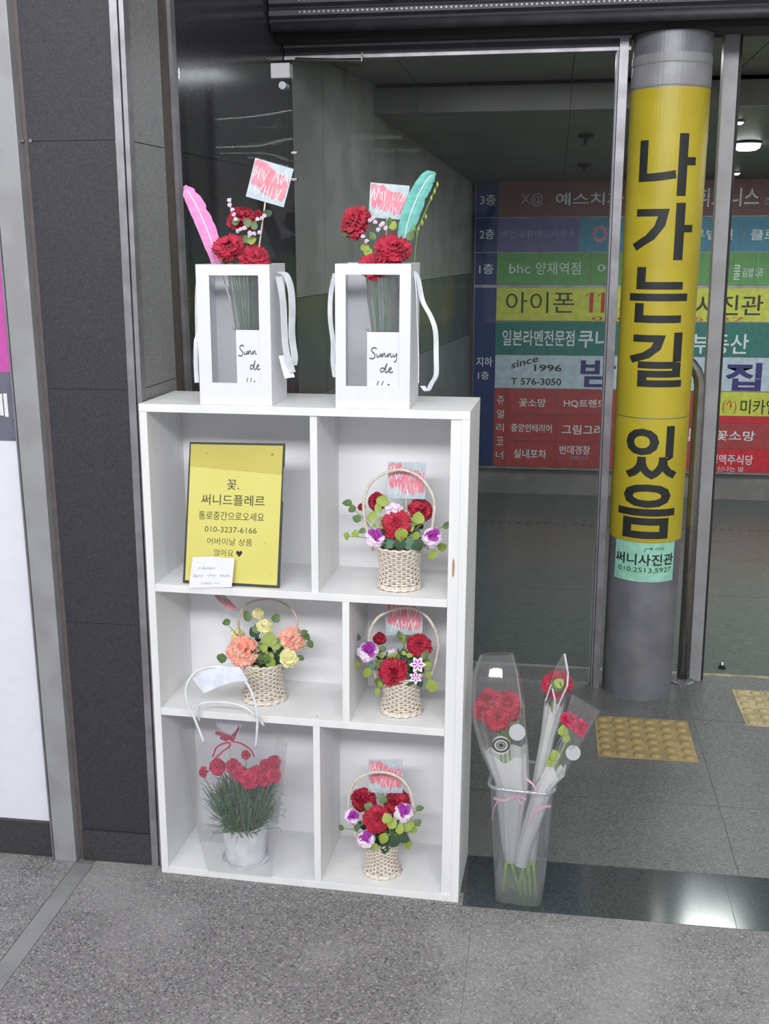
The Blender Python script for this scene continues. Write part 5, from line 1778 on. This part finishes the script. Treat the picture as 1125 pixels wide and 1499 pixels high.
def rsq(c, w, z, rr_=0.18, n=6):
    pts = []
    h = w / 2; r_ = w * rr_
    for (sx, sy, a0) in ((1, -1, -90), (1, 1, 0), (-1, 1, 90), (-1, -1, 180)):
        for k in range(n + 1):
            a = math.radians(a0 + 90 * k / n)
            pts.append(c + ux * (sx * (h - r_) + r_ * math.cos(a)) + uy * (sy * (h - r_) + r_ * math.sin(a)) + Vector((0, 0, z)))
    return pts


def loft(rings, cap0=True):
    mb = MB()
    n = len(rings[0])
    vs = [p for r_ in rings for p in r_]
    fs = [(i * n + j, i * n + (j + 1) % n, (i + 1) * n + (j + 1) % n, (i + 1) * n + j) for i in range(len(rings) - 1) for j in range(n)]
    if cap0: fs.append(tuple(range(n - 1, -1, -1)))
    return mb.add(vs, fs)


flat = lambda v: Vector((v.x, v.y, 0))
ring = lambda k, w=None: rsq(flat(cB).lerp(flat(cT), k), (wb_ + (wt * 0.97 - wb_) * k) if w is None else w, 0.001 + hB * k)
obj('wall', loft([ring(0), ring(0.25), ring(0.5), ring(0.75), ring(0.985)]), M_BUCKET, bk, rn=False, smooth=True)
rm = rsq(flat(cT), wt * 1.0, hB, 0.18)
obj('rim', MB().tube(rm, 0.0042, 8, closed=True), clear('bucket_rim', (236, 238, 242), .22, .08, .22, (226, 230, 238)), bk, smooth=True, rn=False)
wa = [rsq(flat(cB).lerp(flat(cT), k), (wb_ + (wt * .97 - wb_) * k) * .965, 0.003 + hB * k) for k in (0.0, 0.1, 0.2)]
wm = loft(wa)
wm.f.append(tuple(range(len(wa[0]) * 2, len(wa[0]) * 3))); wm.m.append(0)
obj('water', wm, M_WATER, bk, rn=False)
YB0 = cB.y


def sleeve(label, spec, foot, mt_extra, group='wrapped carnations in the clear bucket'):
    """spec: rows (px left, py left, px right, py right, Y middle, depth of the fold)"""
    base = at((spec[-1][0] + spec[-1][2]) / 2, (spec[-1][1] + spec[-1][3]) / 2, spec[-1][4])
    t = thing('wrapped_carnation', label, 'wrapped flower', base, group)
    rings = []
    n = 44
    for (xa, ya, xb, yb2, Y, dp) in spec:
        a, b = at(xa, ya, Y), at(xb, yb2, Y)
        c = (a + b) / 2; h = (b - a) / 2
        rg = []
        for j in range(n):
            an = 2 * math.pi * j / n
            k = 1 + 0.06 * math.sin(4 * an + ya * .02) + 0.045 * math.sin(11 * an + ya * .01)
            rg.append(c + h * math.cos(an) * (1 + 0.02 * math.sin(9 * an)) + Vector((0, 1, 0)) * dp * math.sin(an) * k)
        rings.append(rg)
    return t, rings


def sleeve_mesh(rings, i0, i1):
    return loft(rings[i0:i1], cap0=False)


def tissue(rings, i0, i1, shrink=0.9):
    rs = []
    for q_, r_ in enumerate(rings[i0:i1]):
        c = sum(r_, Vector()) / len(r_)
        rs.append([c + (p - c) * shrink + (Vector((0, 0, 0.010 * math.sin(2 * math.pi * k_ / len(r_) * 2 + 1) + 0.006 * math.sin(k_ * .9))) if q_ == 0 else Vector()) for k_, p in enumerate(r_)])
    return loft(rs, cap0=False)


M_STK = clear('pale_sticker', (250, 250, 250), .02, .3, .7, (225, 228, 232), .1)


def sticker(t, px, py, Y, rpx, mt_, ring_mt=None, label=None):
    p = at(px, py, Y)
    s = (CAM - p).dot(-CW) / FPX
    n_ = (CAM - p).normalized()
    X_ = CR; Y_ = n_.cross(X_).normalized()
    r_ = rpx * s
    mb = MB().prism([p + X_ * r_ * math.cos(a) + Y_ * r_ * math.sin(a) for a in [k * math.pi / 12 for k in range(24)]], n_ * 0.0005)
    o = obj('sticker', mb, mt_, t, label=label)
    if ring_mt:
        for (ra, rb3) in ((0.98, 0.74), (0.52, 0.40), (0.30, 0.0)):
            mb = MB()
            nn_ = 24
            vs = []
            for k in range(nn_):
                a = 2 * math.pi * k / nn_
                for q in (ra, rb3):
                    vs.append(p + X_ * r_ * q * math.cos(a) + Y_ * r_ * q * 0.8 * math.sin(a) + n_ * 0.0009)
            mb.add(vs, [(2 * k, 2 * k + 1, (2 * k + 3) % (2 * nn_), (2 * k + 2) % (2 * nn_)) for k in range(nn_)])
            obj('ring_print', mb, ring_mt, t, rn=False)
    return o


Yf = YB0 - 0.02
spec1 = [(703, 958, 751, 956, Yf + .03, .012), (692, 985, 760, 985, Yf + .02, .03), (689, 1025, 767, 1025, Yf + .01, .04), (690, 1052, 769, 1055, Yf, .042), (703, 1100, 773, 1100, Yf, .036), (722, 1143, 775, 1150, Yf + .002, .028),
         (727, 1185, 768, 1185, Yf + .01, .018), (732, 1230, 762, 1230, Yf + .015, .013), (738, 1262, 757, 1262, Yf + .02, .009)]
t, rg = sleeve('large wrapped bunch of red carnations with a black round logo, left in the clear bucket', spec1, None, None)
obj('cellophane', sleeve_mesh(rg, 0, 9), M_CELLO, t, rn=False, smooth=True)
obj('tissue', tissue(rg, 4, 9), M_TISSUE, t, rn=False, smooth=True)
for (px, py, w, h, dy) in ((718, 1026, 48, 44, .01), (742, 1029, 48, 42, .0), (704, 1038, 34, 40, .0), (727, 1048, 44, 38, -.015), (750, 1040, 30, 30, .0)):
    p = at(px, py, Yf + dy); s = (CAM - p).dot(-CW) / FPX
    bloom(t, 'red', p, w * s, h * s, (CAM - p).normalized() + Vector((RND.uniform(-.2, .2), 0, .5)))
mb = MB()
for (xa, xb) in ((735, 742), (742, 748), (729, 738)):
    mb.tube([at(xa, 1060, Yf + .005), at(xa + 6, 1130, Yf + .01), at(xb, 1262, Yf + .02), at(xb + 6, 1300, Yf + .025)], 0.0022, 6)
obj('stems', mb, M_STEM, t, rn=False)
mb = MB()
for (xa, ya, xb, yb2) in ((741, 1272, 736, 1305), (748, 1275, 763, 1312), (762, 1268, 770, 1312), (772, 1270, 776, 1310), (780, 1272, 784, 1306), (766, 1280, 758, 1300)):
    mb.tube([at(xa, ya - 12, Yf + .015), at(xb, yb2, Yf + .012)], 0.0030, 6)
obj('stem_ends', mb, mat('bright_stem', (150, 186, 78), .5), t, rn=False)
for (px, py) in ((738, 1068), (745, 1075), (733, 1078), (752, 1060)):
    leaf(t, 'g', at(px, py, Yf - .005), 0.03, (RND.uniform(-.6, .6), 0, 1))
sticker(t, 756.6, 1072, Yf - .046, 12, M_STK)
sticker(t, 733, 1091, Yf - .05, 13.5, clear('clear_label', (245, 245, 245), .04, .2, .15), M_INK, 'clear sticker with a black ring logo')
mb = MB()
for pts in (((722, 1168), (738, 1172), (755, 1165), (770, 1170)), ((728, 1172), (722, 1185), (720, 1200)), ((756, 1168), (765, 1180), (762, 1192))):
    mb.ribbon(curve([at(a, b, Yf - .026) for a, b in pts], 3), 0.006, Vector((0, .1, 1)))
obj('ribbon', mb, M_PRIB, t, rn=False)

Ym = YB0 + 0.035
spec2 = [(823, 957, 828, 956, Ym, .004), (812, 975, 831, 978, Ym, .014), (801, 1005, 833, 1003, Ym, .022), (795, 1030, 826, 1040, Ym, .024), (790, 1075, 812, 1080, Ym - .005, .02), (781, 1125, 801, 1135, Ym - .01, .016), (772, 1180, 795, 1180, Ym - .01, .013), (768, 1235, 788, 1235, Ym - .01, .01), (768, 1265, 784, 1265, Ym - .01, .008)]
t, rg = sleeve('slim wrapped red carnation with a pointed shiny tip, rear middle of the clear bucket', spec2, None, None)
obj('cellophane', sleeve_mesh(rg, 0, 9), M_CELLO, t, rn=False, smooth=True)
obj('tissue', tissue(rg, 3, 9), M_TISSUE, t, rn=False, smooth=True)
p = at(812, 997, Ym + .005); s = (CAM - p).dot(-CW) / FPX
bloom(t, 'red', p, 50 * s, 40 * s, (-.3, -.5, .7))
obj('stem', MB().tube([at(813, 1005, Ym), at(800, 1080, Ym - .005), at(780, 1260, Ym - .01), at(778, 1302, Ym - .012)], .0022, 6), M_STEM, t, rn=False)
leaf(t, 'g', at(814, 1004, Ym - .02), 0.03, (.1, 0, 1)); leaf(t, 'y', at(818, 1000, Ym - .02), 0.024, (.6, 0, .6))
mb = MB()
glint_mat = mat('fold_glint', (235, 238, 244), 0.12, 0.4)  # near-white strips stand in for glints on the cellophane folds
mb.ribbon([at(826, 957, Ym - .02), at(831, 985, Ym - .024), at(830, 1003, Ym - .026), at(820, 1025, Ym - .026), at(809, 1052, Ym - .022)], 0.0040, CR)
mb.ribbon([at(806, 1002, Ym - .02), at(798, 1026, Ym - .02)], 0.0030, CR)
mb.ribbon([at(808, 1008, Ym - .024), at(812, 1025, Ym - .026), at(809, 1052, Ym - .022)], 0.0040, CR)
obj('glint_edge', mb, glint_mat, t, rn=False, label='folded cellophane edge with its glint put into the colour')

Yr_ = YB0 - 0.03
spec3 = [(837, 1016, 879, 1041, Yr_, .006), (829, 1045, 865, 1064, Yr_, .022), (820, 1080, 848, 1095, Yr_ - .003, .026), (803, 1120, 829, 1130, Yr_ - .004, .022), (783, 1148, 812, 1150, Yr_ - .004, .02), (772, 1180, 800, 1185, Yr_, .017), (757, 1235, 780, 1238, Yr_ + .01, .012), (752, 1266, 772, 1270, Yr_ + .015, .009)]
t, rg = sleeve('wrapped red carnation leaning right with a white round sticker, right in the clear bucket', spec3, None, None)
obj('cellophane', sleeve_mesh(rg, 0, 8), M_CELLO, t, rn=False, smooth=True)
obj('tissue', tissue(rg, 3, 8), M_TISSUE, t, rn=False, smooth=True)
for (px, py, w) in ((836, 1052, 30), (851, 1062, 30)):
    p = at(px, py, Yr_); s = (CAM - p).dot(-CW) / FPX
    bloom(t, 'rose', p, w * s, w * s, (.45, -.3, .8))
obj('stem', MB().tube([at(840, 1062, Yr_), at(822, 1100, Yr_), at(775, 1230, Yr_ + .01), at(768, 1300, Yr_ + .03)], .0022, 6), M_STEM, t, rn=False)
for (px, py) in ((824, 1070), (828, 1080), (806, 1115), (812, 1106)):
    leaf(t, 'y', at(px, py, Yr_ - .012), 0.026, (-.2, 0, 1))
sticker(t, 838.5, 1102, Yr_ - .030, 11, M_STK)
mb = MB()
for pts in (((770, 1140), (781, 1150), (786, 1165)), ((780, 1190), (792, 1182), (806, 1180)), ((784, 1188), (778, 1200), (770, 1206))):
    mb.ribbon(curve([at(a, b, Yr_ - .024) for a, b in pts], 3), 0.006, Vector((0, .1, 1)))
obj('ribbon', mb, M_PRIB, t, rn=False)
